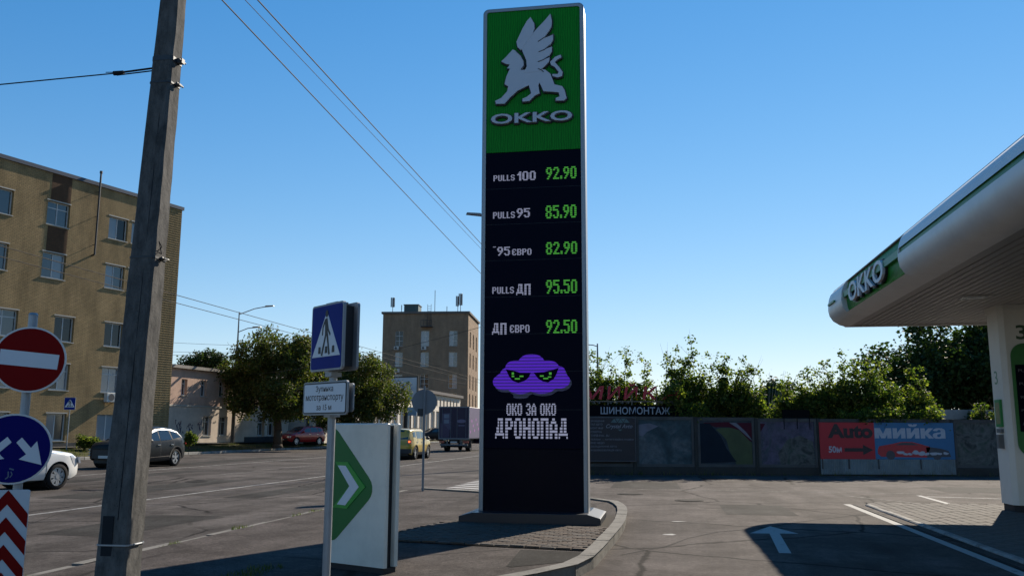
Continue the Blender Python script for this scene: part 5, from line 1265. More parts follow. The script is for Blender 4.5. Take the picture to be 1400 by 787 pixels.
def street_lamp(label, P, rz_, h1, h2, arms, group='street lamps along the road'):
    t = thing('street_lamp', label, 'street lamp', P, rz_, group)
    b = MB(); b.tube((0, 0, 0), (0, 0, h1), .17, .11, n=10); b.build('concrete_shaft', M_POLE, t)
    b = MB(); b.tube((0, 0, h1-.6), (0, 0, h2), .08, .045, n=8); b.tube((0, 0, h1-.7), (0, 0, h1+.1), .14, .12, n=8); b.build('steel_top', M_BACK, t)
    for (z_, pts) in arms:
        b = MB(); b.path([(0, 0, z_)]+[(x, 0, z_+dz) for x, dz in pts], .035, 6); a_ = b.build('arm', M_BACK, t)
        x, dz = pts[-1]; b = MB(); b.poly([(x-.05, z_+dz-.03), (x+.75, z_+dz+.03), (x+.72, z_+dz+.10), (x+.1, z_+dz+.09)], -.12, .12); b.build('lamp_head', M_BACK, a_)
    return t
street_lamp('concrete street lamp with two arms pointing right, in front of the big tree', (-22.32+.0, 71.5, .2), R(-8), 8.0, 10.9,
            [(10.7, [(1.3, .45), (2.2, .60)]), (9.25, [(.8, .30), (1.2, .34)])])
street_lamp('grey street lamp mostly hidden behind the price board, one arm showing at left', S(-6.0, 39.5, 0), R(188), 8.0, 11.2, [(11.1, [(1.5, .25), (2.15, .30)])])
street_lamp('distant thin street lamp rising above the shrubs just right of the price board', (5.85, 60, 0), R(172), 5.5, 7.5, [(7.3, [(.3, .1), (.6, .12)]), (6.2, [(.5, .2), (.7, .2)])])
hs_ = thing('wire_sign', 'small white square sign hung on a bracket from the street lamp near the big tree', 'sign', (-20.5, 70.9, 5.55), R(-10))
b = MB(); b.bbox(-.35, .35, -.03, .03, 0, .72, .02); b.build('panel', M_SWHITE, hs_)
b = MB(); text(b, 'ной', -.28, .2, .25, .4, -.031, .002, .02); b.build('text', M_SBLACK, hs_)
b = MB(); b.tube((-1.7, .05, .35), (-.35, .05, .35), .02); b.build('bracket', M_BACK, hs_)
# crossing sign at the far kerb
cx = thing('far_crossing_sign', 'small blue pedestrian crossing sign on a thin post before the tan brick block', 'road sign', (-25.0, 50.3, .3), R(10))
b = MB(); b.tube((0, 0, 0), (0, 0, 2.95), .03, n=8); b.build('pole', M_GALV, cx)
pl2 = crossing_face(cx, .6, .7, 2.72); pl2.location = (0, -.06, 0)

def sag(p, q, r, s_, name, label, n=24, group=None, m=None):
    p, q = Vector(p), Vector(q); pts = []
    for i in range(n+1):
        t = i/n; w = p.lerp(q, t); w.z -= s_*4*t*(1-t); pts.append(w)
    b = MB(); b.path(pts, r, 5); return b.build(name, m or MATS['cable'], label=label, cat='cable', group=group, origin=p)
mat('cable', (.02, .02, .022), .8, spec=.1)
mat('cable_light', (.055, .05, .045), .8, spec=.1)
g_ = 'overhead cables crossing the sky'
def along(xa, ya, xb, yb, z, t): return (xa+(xb-xa)*t, ya+(yb-ya)*t, z)
sag(along(-4.4, 12.44, -1.35, 35.35, 8, -.55), along(-4.4, 12.44, -1.35, 35.35, 8, 1.7), .011, .0, 'overhead_cable', 'lowest of the three cables running to the price board', group=g_, m=MATS['cable_light'])
sag(along(-3.86, 12.43, -1.14, 29.57, 8, -.75), along(-3.86, 12.43, -1.14, 29.57, 8, 2.2), .011, .0, 'overhead_cable', 'highest of the three cables running to the price board', group=g_, m=MATS['cable_light'])
sag(along(-4.05, 12.43, -1.17, 30.43, 8, -.75), along(-4.05, 12.43, -1.17, 30.43, 8, 2.1), .006, .0, 'overhead_cable', 'thin middle cable of the three running to the price board', group=g_)
# guy wire on the concrete pole
b = MB(); pA = Vector((-3.11, 7.38, 4.76)); pB = Vector((-3.507, 7.4, 4.711)); pC = Vector((-7.5, 7.4, 4.28))
b.path([pA, pB], .009, 6); b.path([pA+Vector((0, .0, -.025)), pB+Vector((.0, 0, -.02))], .006, 6); b.build('guy_wire', MATS['cable'], label='taut guy wire with a black clamp leading left from the concrete pole', cat='cable', origin=pA)
gw = COL.objects['guy_wire']
b = MB(); b.tube(pB+Vector((.06, 0, .003)), pB+Vector((-.03, 0, -.003)), .02, n=10); q_ = b; q_.v = [tuple(Vector(v)-pA) for v in q_.v]; q_.build('clamp', MATS['cable'], gw)
b = MB(); b.path([pB, pC], .006, 5); b.path([pB+Vector((0, 0, .008)), pB+Vector((-.1, 0, .006))], .004, 5); b.v = [tuple(Vector(v)-pA) for v in b.v]; b.build('strand', MATS['cable'], gw)
for i, (z_, y_, lb) in enumerate(((7.75, 60, 'upper sloping cable between the tan block and the big tree'), (7.3, 60, 'lower sloping cable between the tan block and the big tree'))):
    pass
g2 = 'trolleybus contact wires above the road'
for r_, lb in ((-15.85, 'nearer trolleybus wire of the pair left of the road centre'), (-16.85, 'farther trolleybus wire of the pair left of the road centre')):
    sag(S(r_, 2, 6.0), S(r_, 110, 6.0), .012, 0, 'contact_wire', lb, n=6, group=g2, m=MATS['cable_light'])
g3 = 'thin span wires near the big tree'
LPt = Vector((-22.25, 71.4, 0))
for z_, dx, dz, lb in ((8.35, -7.6, .25, 'topmost span wire left of the street lamp'), (7.75, -7.6, .05, 'middle span wire left of the street lamp'), (7.45, -5.5, .05, 'lowest span wire left of the street lamp, with dark insulators')):
    sag(LPt+Vector((0, 0, z_)), LPt+Vector((dx, -1, z_+dz)), .012, .03, 'span_wire', lb, n=6, group=g3, m=MATS['cable'])
ins = thing('insulator', 'pair of dark insulators on the lowest span wire by the street lamp', 'insulator', LPt+Vector((-.75, 0, 7.45)), 0)
b = MB(); b.tube((-.62, 0, 0), (-.36, 0, 0), .045, n=8); b.tube((-.16, 0, 0), (.12, 0, 0), .045, n=8); b.build('body', MATS['cable'], ins)
sag(LPt+Vector((0, 0, 5.9)), S(-6.0, 39.5, 6.9), .012, .5, 'span_wire', 'long span wire crossing in front of both roadside trees', n=14, group=g3, m=MATS['cable_light'])
sag(LPt+Vector((0, 0, 7.7)), S(-15.8, 62, 6.2), .010, .1, 'span_wire', 'short slanting wire from the street lamp in front of the big tree', n=5, group=g3, m=MATS['cable_light'])
sag(Vector((-18.7, 90, 9.4)), Vector((-7.6, 148, 9.3)), .02, .3, 'span_wire', 'wire slanting across the brown block at mid height', n=6, group=g3, m=MATS['cable_light'])
# ================================================================== TREES
M_BARK = mat('bark', (0.07, 0.055, 0.04), 0.95, var=.4, scale=10, bump=.8, bscale=25)
LM_DARK = leaf_mat('foliage_olive', [(0.028, 0.04, 0.010), (0.045, 0.060, 0.014), (0.065, 0.080, 0.02), (0.085, 0.088, 0.025), (0.085, 0.06, 0.028)], 0.25)
LM_SHRUB = leaf_mat('foliage_shrub', [(0.020, 0.034, 0.008), (0.034, 0.055, 0.012), (0.08, 0.095, 0.02), (0.15, 0.15, 0.04)], 0.45)
LM_DEEP = leaf_mat('foliage_deep', [(0.015, 0.03, 0.008), (0.025, 0.045, 0.012), (0.045, 0.065, 0.02)], 0.2)
def leaves(centers, n_per, spread, size, rng, droop=0.3):
    """leaf blades (two-triangle folded diamonds) scattered round twig ends; centers: (k,3)"""
    c = np.repeat(centers, n_per, axis=0); n = len(c)
    c = c + rng.normal(0, 1, (n, 3))*spread
    d = rng.normal(0, 1, (n, 3)); d[:, 2] = d[:, 2]*0.5-droop; d /= np.linalg.norm(d, axis=1)[:, None]
    u = rng.normal(0, 1, (n, 3)); s = np.cross(d, u); s /= np.linalg.norm(s, axis=1)[:, None]
    nrm = np.cross(s, d)
    L = size*rng.uniform(.6, 1.35, (n, 1)); w = L*rng.uniform(.26, .42, (n, 1))
    V = np.stack([c, c+d*L*.5+s*w+nrm*L*.10, c+d*L, c+d*L*.5-s*w+nrm*L*.10], 1).reshape(-1, 3)
    k = np.arange(n)*4
    F = np.stack([k, k+1, k+2, k+3], 1)
    return V, F
def mesh_np(name, V, F, m, parent, kind=None):
    me = bpy.data.meshes.new(name); nv = len(V); nf = len(F); w = F.shape[1]
    me.vertices.add(nv); me.vertices.foreach_set('co', V.astype(np.float32).ravel())
    me.loops.add(nf*w); me.loops.foreach_set('vertex_index', F.astype(np.int32).ravel())
    me.polygons.add(nf); me.polygons.foreach_set('loop_start', np.arange(0, nf*w, w, dtype=np.int32)); me.polygons.foreach_set('loop_total', np.full(nf, w, dtype=np.int32))
    me.materials.append(m); me.update(calc_edges=True); me.validate()
    o = bpy.data.objects.new(name, me); COL.objects.link(o); o.parent = parent
    if kind: o['kind'] = kind
    return o
def blob_points(blobs, n, rng, shell=.45):
    """points through ellipsoid clumps, denser toward each clump's skin"""
    vol = np.array([b_[3]*b_[4]*b_[5] for b_ in blobs])**.75; pick = rng.choice(len(blobs), n, p=vol/vol.sum()); B = np.array(blobs)[pick]
    v = rng.normal(0, 1, (n, 3)); v /= np.linalg.norm(v, axis=1)[:, None]
    r = shell+(1-shell)*rng.random((n, 1))**.6
    # ragged skin
    r = r*(1+.16*np.sin(5*v[:, :1]+7*v[:, 1:2]+B[:, :1])+.12*np.sin(11*v[:, 2:]+B[:, 1:2]*3))
    return B[:, :3]+v*r*B[:, 3:]
def tree(name, label, loc, blobs, trunk_h, trunk_r, n_cl, n_per, spread, size, lm, seed, group=None, cat='tree', stems=1, droop=.3, limbs=9):
    rng = np.random.default_rng(seed); rd_ = random.Random(seed)
    t = thing(name, label, cat, loc, 0, group)
    b = MB()
    ctr = np.array(blobs)[:, :3]
    for s_ in range(stems):
        ox, oy = (0, 0) if stems == 1 else (rd_.uniform(-.6, .6)*stems*.35, rd_.uniform(-.3, .3))
        top = Vector((ox+rd_.uniform(-.1, .1)*trunk_h, oy+rd_.uniform(-.1, .1), trunk_h)); r_ = trunk_r/(stems**.5)
        pts = [Vector((ox, oy, -.1)), Vector((ox+rd_.uniform(-.08, .08), oy, trunk_h*.4)), top]
        b.tube(pts[0], pts[0]+Vector((0, 0, .3)), r_*1.35, r_*1.05, n=9); b.tube(pts[0]+Vector((0, 0, .28)), pts[1], r_*1.05, r_*.9, n=9); b.tube(pts[1], top, r_*.9, r_*.65, n=9)
        for k in range(max(2, limbs//stems)):
            c = Vector(ctr[rd_.randrange(len(ctr))]); st = pts[1].lerp(top, rd_.uniform(.3, 1)); md = st.lerp(c, .5)+Vector((rd_.uniform(-.3, .3), rd_.uniform(-.3, .3), rd_.uniform(0, .4)))
            b.tube(st, md, r_*.5, r_*.3, n=6); b.tube(md, c, r_*.3, r_*.1, n=5)
            for j in range(2):
                e = c+Vector((rd_.uniform(-1, 1), rd_.uniform(-1, 1), rd_.uniform(-.2, 1)))*size*5; b.tube(md.lerp(c, .6), e, r_*.16, r_*.04, n=4)
    b.build('trunk', M_BARK, t, smooth=True)
    P = blob_points(blobs, n_cl, rng)
    P = P[P[:, 2] > .15]
    V, F = leaves(P, n_per, spread, size, rng, droop)
    mesh_np('crown', V, F, lm, t)
    return t
rt = random.Random(21)
def rand_blobs(cx, cy, cz, rx, ry, rz_, n, br):
    out = [(cx, cy, cz, rx*.72, ry*.72, rz_*.72)]
    for k in range(n):
        a = rt.uniform(0, 6.283); e = math.asin(rt.uniform(-.75, 1)); q = rt.uniform(.62, .92)
        s_ = br*rt.uniform(.65, 1.25)
        out.append((cx+rx*q*math.cos(a)*math.cos(e), cy+ry*q*math.sin(a)*math.cos(e), cz+rz_*q*math.sin(e), s_, s_, s_*.8))
    return out
# two big roadside trees across the road
tree('roadside_tree', 'large dense olive tree behind the street lamp, red car parked beneath it', (-18.3, 70, .3),
     rand_blobs(0, 0, 5.5, 4.3, 3.8, 3.9, 22, 1.25)+[(-2.9, 0, 3.6, 1.1, 1.2, 1.4), (3.4, 0, 3.3, 1.2, 1.2, 1.3), (0.2, -1.4, 2.8, 1.7, 1.3, .9), (-1.3, 0, 8.7, 1.0, 1.0, .8)], 3.2, .34, 3000, 18, .17, .19, LM_DARK, 3)
tree('roadside_tree', 'broad rounded olive tree between the crossing sign and the brown block', (-15.4, 84, .3),
     rand_blobs(0, 0, 5.0, 5.2, 4.6, 3.9, 24, 1.4)+[(3.2, 0, 3.3, 1.4, 1.4, 1.3), (-2.6, 0, 3.0, 1.8, 1.5, 1.5), (1.2, -2, 2.6, 1.6, 1.3, 1.0)], 2.8, .36, 3000, 18, .19, .21, LM_DARK, 5)
tree('roof_height_tree', 'small dark tree rising behind the pink building roof, next to the tan block', (-28.6, 80, .3), rand_blobs(.2, 0, 6.7, 1.4, 1.4, 2.0, 9, .7), 5, .2, 420, 12, .16, .22, LM_DEEP, 8)
tree('roof_height_tree', 'smaller round tree behind the pink building, right of its taller neighbour', (-26.6, 80, .3), rand_blobs(0, 0, 6.4, .95, 1.1, 1.6, 7, .55), 5, .16, 260, 12, .14, .22, LM_DEEP, 9)
tree('far_roadside_tree', 'distant dark tree in front of the pale building at left', (-22.5, 112, .3), rand_blobs(0, 0, 3.8, 2.6, 2.4, 2.8, 10, 1.0), 2.2, .25, 500, 12, .22, .28, LM_DEEP, 10)
# bushes on the far verge
for (x, y, w, h, lb) in ((-24.4, 51.2, .6, .62, 'round green bush by the small crossing sign'), (-20.9, 58, .4, .8, 'narrow bush at the joint of the tan and pink buildings')):
    tree('bush', lb, (x, y, .45), rand_blobs(0, 0, h*.6, w, w, h*.6, 5, w*.5), .3, .04, 260, 12, .07, .10, LM_SHRUB, int(x*-10), cat='bush', limbs=4)
# shrubs growing over the concrete fence
def spire(x, y, z0, z1, r):
    out = []; n = max(3, int((z1-z0)/.38))
    for k in range(n):
        t = k/(n-1); out.append((x+rt.uniform(-.1, .1), y+rt.uniform(-.15, .15), z0+(z1-z0)*t, r*(1.15-.75*t), r*(1.1-.75*t), .26*(1.15-.45*t)))
    return out
XF = lambda px_, Y_=35.6: 4.15+(px_-850)*.02754 + (px_-700)*.02754*(Y_/33.5-1)
ZF = lambda py_, Y_=35.6: 2.12-(py_-570)*.0285
def shrub(lb, x, spikes, base, seed, lm=None, y=35.4, n_cl=900, sz=.115, stems=4):
    bl = [(XF(p)-x, q, z, rx, ry, rz_) for p, q, z, rx, ry, rz_ in [(b0[0], b0[1], b0[2]-(.28 if b0[1] > -1 else 0), b0[3]*.9, b0[4], b0[5]*.88) for b0 in base]]
    for (p, top, r_) in spikes: bl += spire(XF(p)-x, rt.uniform(-.4, .3), 2.0, ZF(top)-.05, r_*.85)
    tree('fence_shrub', lb, (x, y, 0), bl, 1.9, .10, int(n_cl*.85), 13, .085, sz, lm or LM_SHRUB, seed, 'shrubs growing behind the concrete fence', cat='shrub', stems=stems, droop=.35, limbs=12)
shrub('loose shrub with thin spiky tips behind the red letters, nearest the price board', XF(830), [(808, 482, .30), (823, 487, .34), (834, 484, .26), (847, 480, .30), (858, 477, .26), (871, 482, .26), (886, 487, .32)],
      [(912, -1.3, 3.0, .55, .35, .55), (812, 0, 3.4, .9, .8, .75), (838, .2, 3.3, .9, .8, .8), (868, 0, 3.2, .8, .8, .7), (895, .1, 2.8, .7, .7, .7)], 31, n_cl=1150)
shrub('tall shrub with the highest spire, left of the centre of the fence', XF(935), [(912, 478, .34), (928, 474, .36), (944, 461, .30), (957, 478, .38), (968, 482, .34), (920, 492, .5), (940, 495, .6)],
      [(925, 0, 3.1, .9, .8, .9), (950, .1, 3.2, .9, .8, 1.0), (965, .1, 2.6, .8, .7, .7), (932, -1.4, 2.3, .8, .5, .5)], 32, n_cl=1500)
shrub('dense upright shrub just right of the tallest spire', XF(1005), [(984, 480, .30), (996, 487, .42), (1010, 490, .42), (1022, 500, .40), (1033, 505, .3), (990, 500, .5)],
      [(995, 0, 3.0, .9, .8, .9), (1015, 0, 2.9, .9, .8, .85), (1032, .1, 2.5, .6, .6, .6)], 33, n_cl=1350)
shrub('low pale-green shrub beside the black box sign', XF(1080), [(1064, 524, .34), (1076, 516, .36), (1092, 508, .38), (1106, 497, .36), (1118, 503, .40)],
      [(1072, 0, 2.6, .55, .6, .6), (1092, 0, 2.8, .7, .7, .7), (1112, 0, 2.9, .7, .7, .85)], 34, n_cl=1000)
shrub('bright green shrub with one tall spike above the car-wash banner', XF(1160), [(1134, 492, .40), (1152, 462, .26), (1158, 480, .36), (1172, 490, .45), (1188, 490, .42), (1203, 492, .36), (1215, 500, .30)],
      [(1140, 0, 3.1, .9, .8, .9), (1170, 0, 3.2, 1.1, .9, .95), (1200, 0, 3.0, .8, .8, .9), (1150, -1.6, 2.15, .8, .45, .35), (1180, -1.7, 2.2, .9, .4, .35), (1205, -1.6, 2.2, .5, .4, .3)], 35, n_cl=1700)
shrub('low leaning shrub at the right end of the car-wash banner', XF(1240), [(1226, 530, .34), (1240, 506, .30), (1252, 500, .26), (1258, 530, .40), (1268, 538, .3)],
      [(1232, 0, 2.5, .6, .7, .7), (1250, 0, 2.7, .7, .7, .7), (1240, -1.6, 2.2, .7, .4, .35)], 36, n_cl=1000)
shrub('small sprig of light leaves above the shed roof by the canopy column', XF(1345), [(1337, 548, .16), (1345, 552, .16), (1352, 556, .14)], [(1342, .8, 2.4, .35, .3, .3)], 37, n_cl=220, stems=2)
# tall dark trees behind
tree('tall_dark_tree', 'very tall deep-green tree behind the banner, its top under the canopy edge', (22.5, 47, 0), rand_blobs(0, 0, 4.4, 3.2, 2.6, 3.2, 16, 1.2), 2.6, .3, 1600, 14, .2, .22, LM_DEEP, 41)
tree('tall_dark_tree', 'deep-green tree directly left of the canopy column', (26.0, 46, 0), rand_blobs(0, 0, 4.6, 2.8, 2.6, 3.4, 14, 1.2), 2.6, .3, 1300, 14, .2, .22, LM_DEEP, 42)
tree('tall_dark_tree', 'deep-green tree hidden mostly behind the canopy column', (30.8, 47, 0), rand_blobs(0, 0, 4.4, 3.2, 2.6, 3.6, 14, 1.3), 2.6, .3, 1100, 13, .2, .24, LM_DEEP, 43)
# filler greenery farther back: closes the gaps low down between the shrubs
for k, (x, y, w, h, lb) in enumerate(((10.5, 52, 3.4, 2.6, 'dark low tree behind the tall spired shrub'), (17.6, 58, 1.6, 4.6, 'narrow dark tree in the gap between the fence shrubs'), (4.6, 50, 3.0, 2.6, 'dark low tree behind the red letters'), (20.0, 54, 3.0, 2.9, 'dark low tree behind the bright green shrub'), (14.6, 50, 2.6, 2.2, 'dark low tree behind the dense upright shrub'), (25.5, 60, 3.5, 3.2, 'dark low tree far behind the banner'))):
    tree('background_tree', lb, (x, y, 0), rand_blobs(0, 0, h*.62, w, 1.6, h*.55, 9, w*.35), 1.2, .2, 620, 12, .22, .26, LM_DEEP, 50+k, cat='tree')
# bare twigs in the gap
tw_ = thing('bare_shrub', 'sheaf of bare thin twigs showing in the gap between fence shrubs', 'shrub', (XF(1052), 36.5, 0), 0)
b = MB()
for k in range(34):
    x_ = rt.uniform(-.9, .9); z_ = rt.uniform(3.2, 4.15); x2 = x_*1.25; b.tube((x_*.35, rt.uniform(-.2, .2), .2), (x_*.8, 0, z_*.6), .018, .012, n=4); b.tube((x_*.8, 0, z_*.6), (x2, 0, z_), .012, .004, n=4)
b.build('twigs', mat('twig_grey', (.24, .22, .18), .9), tw_)
# utility pole among the dark trees
up_ = thing('slim_pole', 'slim pale pole standing among the dark trees behind the fence', 'pole', (24.2, 43.5, 0), R(0))
b = MB(); b.tube((.5, 0, 0), (0, 0, 6.2), .11, .08, n=8); b.build('shaft', M_POLE, up_)
# far-off wood along the horizon
rng = np.random.default_rng(77)
P = np.column_stack([rng.uniform(-260, 420, 9000), rng.uniform(330, 400, 9000), rng.random(9000)**.7*9])
P[:, 2] *= (.6+.4*np.sin(P[:, 0]*.11)*np.sin(P[:, 0]*.037+1))
V, F = leaves(P, 4, .9, 1.6, rng)
wd = mesh_np('far_wood', V, F, LM_DEEP, None, 'stuff')
# fallen leaves along the fence shade and gutter
rng = np.random.default_rng(5)
P = np.array([tuple(S(rng.uniform(-6.9, -6.6), rng.uniform(8, 22), .012)) for _ in range(260)]+[(rng.uniform(3, 20), 33.4-abs(rng.normal(0, .7)), .01) for _ in range(500)])
V, F = leaves(P, 1, .0, .035, rng, 0); V[:, 2] = .008+(V[:, 2]-V[:, 2].min())*.25*0+.006*rng.random(len(V))
lf = mesh_np('leaf_litter', V, F, mat('dead_leaf', (.16, .11, .05), .9, var=.4), None, 'stuff')
# ================================================================== VEHICLES
def car_paint(name, col, metal=0.3, rough=.28):
    return mat(name, col, rough, metal, var=.04, scale=2, coat=.04 if max(col) < .03 else .8, spec=.1 if max(col) < .03 else .3)
M_TYRE = mat('tyre', (.018, .018, .019), .85, var=.2)
M_RIM = mat('rim_alloy', (.42, .43, .44), .35, .7, var=.1)
M_RIMD = mat('wheel_dark', (.012, .012, .013), .6)
M_CGLASS = mat('car_glass', (.012, .016, .020), .05, 0, var=.1, spec=1.0)
M_CLAD = mat('black_cladding', (.02, .021, .022), .6)
M_CHROME = mat('chrome', (.6, .6, .6), .15, 1.0, var=.02)
M_TAIL = mat('tail_red', (.30, .008, .006), .25, coat=.5)
M_HEAD = mat('head_lamp', (.55, .57, .6), .1, .3, coat=1)
M_PLATE = mat('plate_white', (.5, .5, .48), .5)
M_TAILON = emit_mat('tail_lit', (1.0, .16, .03), 1.1, 0, (.3, .01, .01))

class Car:
    """Shell from one set of functions: top(x) gives the roofline, wid(x, z) the half width, so glass, lamps and trim lie on the same skin."""
    def __init__(s, L, W, prof, belt, wb, wr, xf, tumble=.32, sill=.27, front_round=.16, rnd=.11):
        s.L, s.W, s.prof, s.belt, s.wr, s.tum, s.sill, s.fr, s.rnd = L, W, prof, belt, wr, tumble, sill, front_round, rnd
        s.xw = (xf, xf-wb); s.ra = wr+.055
    def top(s, x):
        P = s.prof
        if x >= P[0][0]: return P[0][1]
        for (a, b), (c, d) in zip(P[:-1], P[1:]):
            if c <= x <= a:
                t = (a-x)/(a-c) if a > c else 0; return b+(d-b)*t
        return P[-1][1]
    def wid(s, x, z):
        h = s.W/2
        w = h-.045*((z-.68)/.42)**2 if z < s.belt else h-.03-s.tum*(z-s.belt)
        if z < .45: w -= .05*((.45-z)/.2)**1.5
        e = max(0, (abs(x)-(s.L/2-.75))/.75); w -= .17*e*e
        t = s.top(x); r = s.rnd
        if z > t-r: q = min(1, (z-(t-r))/r); w -= r*1.2*(1-math.sqrt(max(0, 1-q*q)))
        return w
    def bend(s, x, y, z):
        e = max(0, (abs(x)-(s.L/2-.8))/.8); w = max(.3, s.W/2)
        return x-math.copysign(1, x)*s.fr*e*e*(y/w)**2
    def pt(s, x, y, z): return (s.bend(x, y, z), y, z)
    def bottom(s, x):
        for xw in s.xw:
            if abs(x-xw) < s.ra: return max(s.sill, s.wr+math.sqrt(s.ra**2-(x-xw)**2))
        e = max(0, (abs(x)-(s.L/2-.45))/.45)
        return s.sill+.10*e*e
    def xs(s):
        n = 76; X = [s.L/2-s.L*i/n for i in range(n+1)]
        for xw in s.xw: X += [xw-s.ra-.001, xw-s.ra+.001, xw+s.ra+.001, xw+s.ra-.001]
        X += [p[0] for p in s.prof]
        return sorted(set(round(x, 4) for x in X if abs(x) <= s.L/2), reverse=True)
    def shell(s):
        b = MB(); b.smooth = True; X = s.xs()
        fr = [0, .12, .25, .38, .5, .6, .7, .78, .85, .9, .94, .97, .99, 1.0]
        cols = {}
        for sd in (1, -1):
            idx = []
            for x in X:
                z0, z1 = s.bottom(x), s.top(x); col_ = []
                for f in fr:
                    z = z0+(z1-z0)*f; col_.append(len(b.v)); b.v.append(s.pt(x, sd*s.wid(x, z), z))
                idx.append(col_)
            for i in range(len(X)-1):
                for j in range(len(fr)-1):
                    q = (idx[i][j], idx[i][j+1], idx[i+1][j+1], idx[i+1][j])
                    b.f.append(q if sd == 1 else q[::-1]); b.mi.append(0)
            cols[sd] = idx
        # top strip with crown
        ny = 8; rows_ = []
        for i, x in enumerate(X):
            w = s.wid(x, s.top(x)); z = s.top(x); r_ = [cols[1][i][-1]]
            for k in range(1, ny):
                y = w*(1-2*k/ny); zz = z+.035*(1-(y/w)**2) if abs(x) < s.L/2-.05 else z+.01*(1-(y/w)**2)
                r_.append(len(b.v)); b.v.append(s.pt(x, y, zz))
            r_.append(cols[-1][i][-1]); rows_.append(r_)
        for i in range(len(X)-1):
            for k in range(ny): b.f.append((rows_[i][k], rows_[i][k+1], rows_[i+1][k+1], rows_[i+1][k])); b.mi.append(0)
        # end caps
        for i in (0, -1):
            prev = None
            for j in range(len(fr)):
                z = b.v[cols[1][i][j]][2]; w = abs(b.v[cols[1][i][j]][1]); r_ = [cols[1][i][j]]
                if j == len(fr)-1: r_ = rows_[i]
                else:
                    for k in range(1, ny): y = w*(1-2*k/ny); r_.append(len(b.v)); b.v.append(s.pt(X[i], y, z))
                    r_.append(cols[-1][i][j])
                if prev:
                    for k in range(ny):
                        q = (prev[k], prev[k+1], r_[k+1], r_[k]); b.f.append(q if i == 0 else q[::-1]); b.mi.append(0)
                prev = r_
        return b
    def side_patch(s, b, pts, off, sd):
        """polygon in (x, z) laid on the side skin"""
        x0, x1 = min(p[0] for p in pts), max(p[0] for p in pts); n = max(3, int((x1-x0)/.07))
        def rng_(x):
            zs = []
            for i in range(len(pts)):
                (a, c), (d, e) = pts[i], pts[(i+1) % len(pts)]
                if (a-x)*(d-x) <= 0 and abs(a-d) > 1e-6: zs.append(c+(e-c)*(x-a)/(d-a))
            return (min(zs), max(zs)) if zs else None
        rows_ = []
        for i in range(n+1):
            x = x0+(x1-x0)*min(max(i/n, .002), .998); q = rng_(x)
            if not q: continue
            m = 5; r_ = []
            for j in range(m+1): z = q[0]+(q[1]-q[0])*j/m; r_.append(len(b.v)); b.v.append(s.pt(x, sd*(s.wid(x, z)+off), z))
            rows_.append(r_)
        for r0, r1 in zip(rows_[:-1], rows_[1:]):
            for j in range(len(r0)-1):
                q = (r0[j], r1[j], r1[j+1], r0[j+1]); b.f.append(q if sd == -1 else q[::-1]); b.mi.append(0)
    def top_patch(s, b, xa, xb, k0=.88, off=.012):
        n = 8; ny = 8; rows_ = []
        for i in range(n+1):
            x = xa+(xb-xa)*i/n; z = s.top(x); w = s.wid(x, z)*k0
            sl = (s.top(x-.01)-s.top(x+.01))/.02; nl = math.hypot(sl, 1); nx, nz = sl/nl, 1/nl
            r_ = []
            for k in range(ny+1):
                y = w*(1-2*k/ny); zz = z+.035*(1-(y/(w/k0))**2); p = s.pt(x, y, zz); r_.append(len(b.v)); b.v.append((p[0]+nx*off, p[1], p[2]+nz*off))
            rows_.append(r_)
        for r0, r1 in zip(rows_[:-1], rows_[1:]):
            for k in range(ny): b.f.append((r0[k], r0[k+1], r1[k+1], r1[k])); b.mi.append(0)
    def end_box(s, b, sgn, y0, y1, z0, z1, off=.012, th=.05):
        def xe(y, z):
            x = s.L/2
            # walk in until the roofline is above z
            while s.top(sgn*x) < z and x > 0: x -= .01
            return s.bend(sgn*x, y, z)
        n = 5
        for k in range(n):
            a, c = y0+(y1-y0)*k/n, y0+(y1-y0)*(k+1)/n; vs = []
            for (y, z) in ((a, z0), (c, z0), (c, z1), (a, z1)): vs.append((xe(y, z)+sgn*off, y, z))
            for (y, z) in ((a, z0), (c, z0), (c, z1), (a, z1)): vs.append((xe(y, z)-sgn*th, y, z))
            f = [(0, 1, 2, 3), (7, 6, 5, 4), (0, 4, 5, 1), (3, 2, 6, 7)] + ([(0, 3, 7, 4)] if k == 0 else []) + ([(1, 5, 6, 2)] if k == n-1 else [])
            if sgn < 0: f = [q[::-1] for q in f]
            b.add(vs, f)
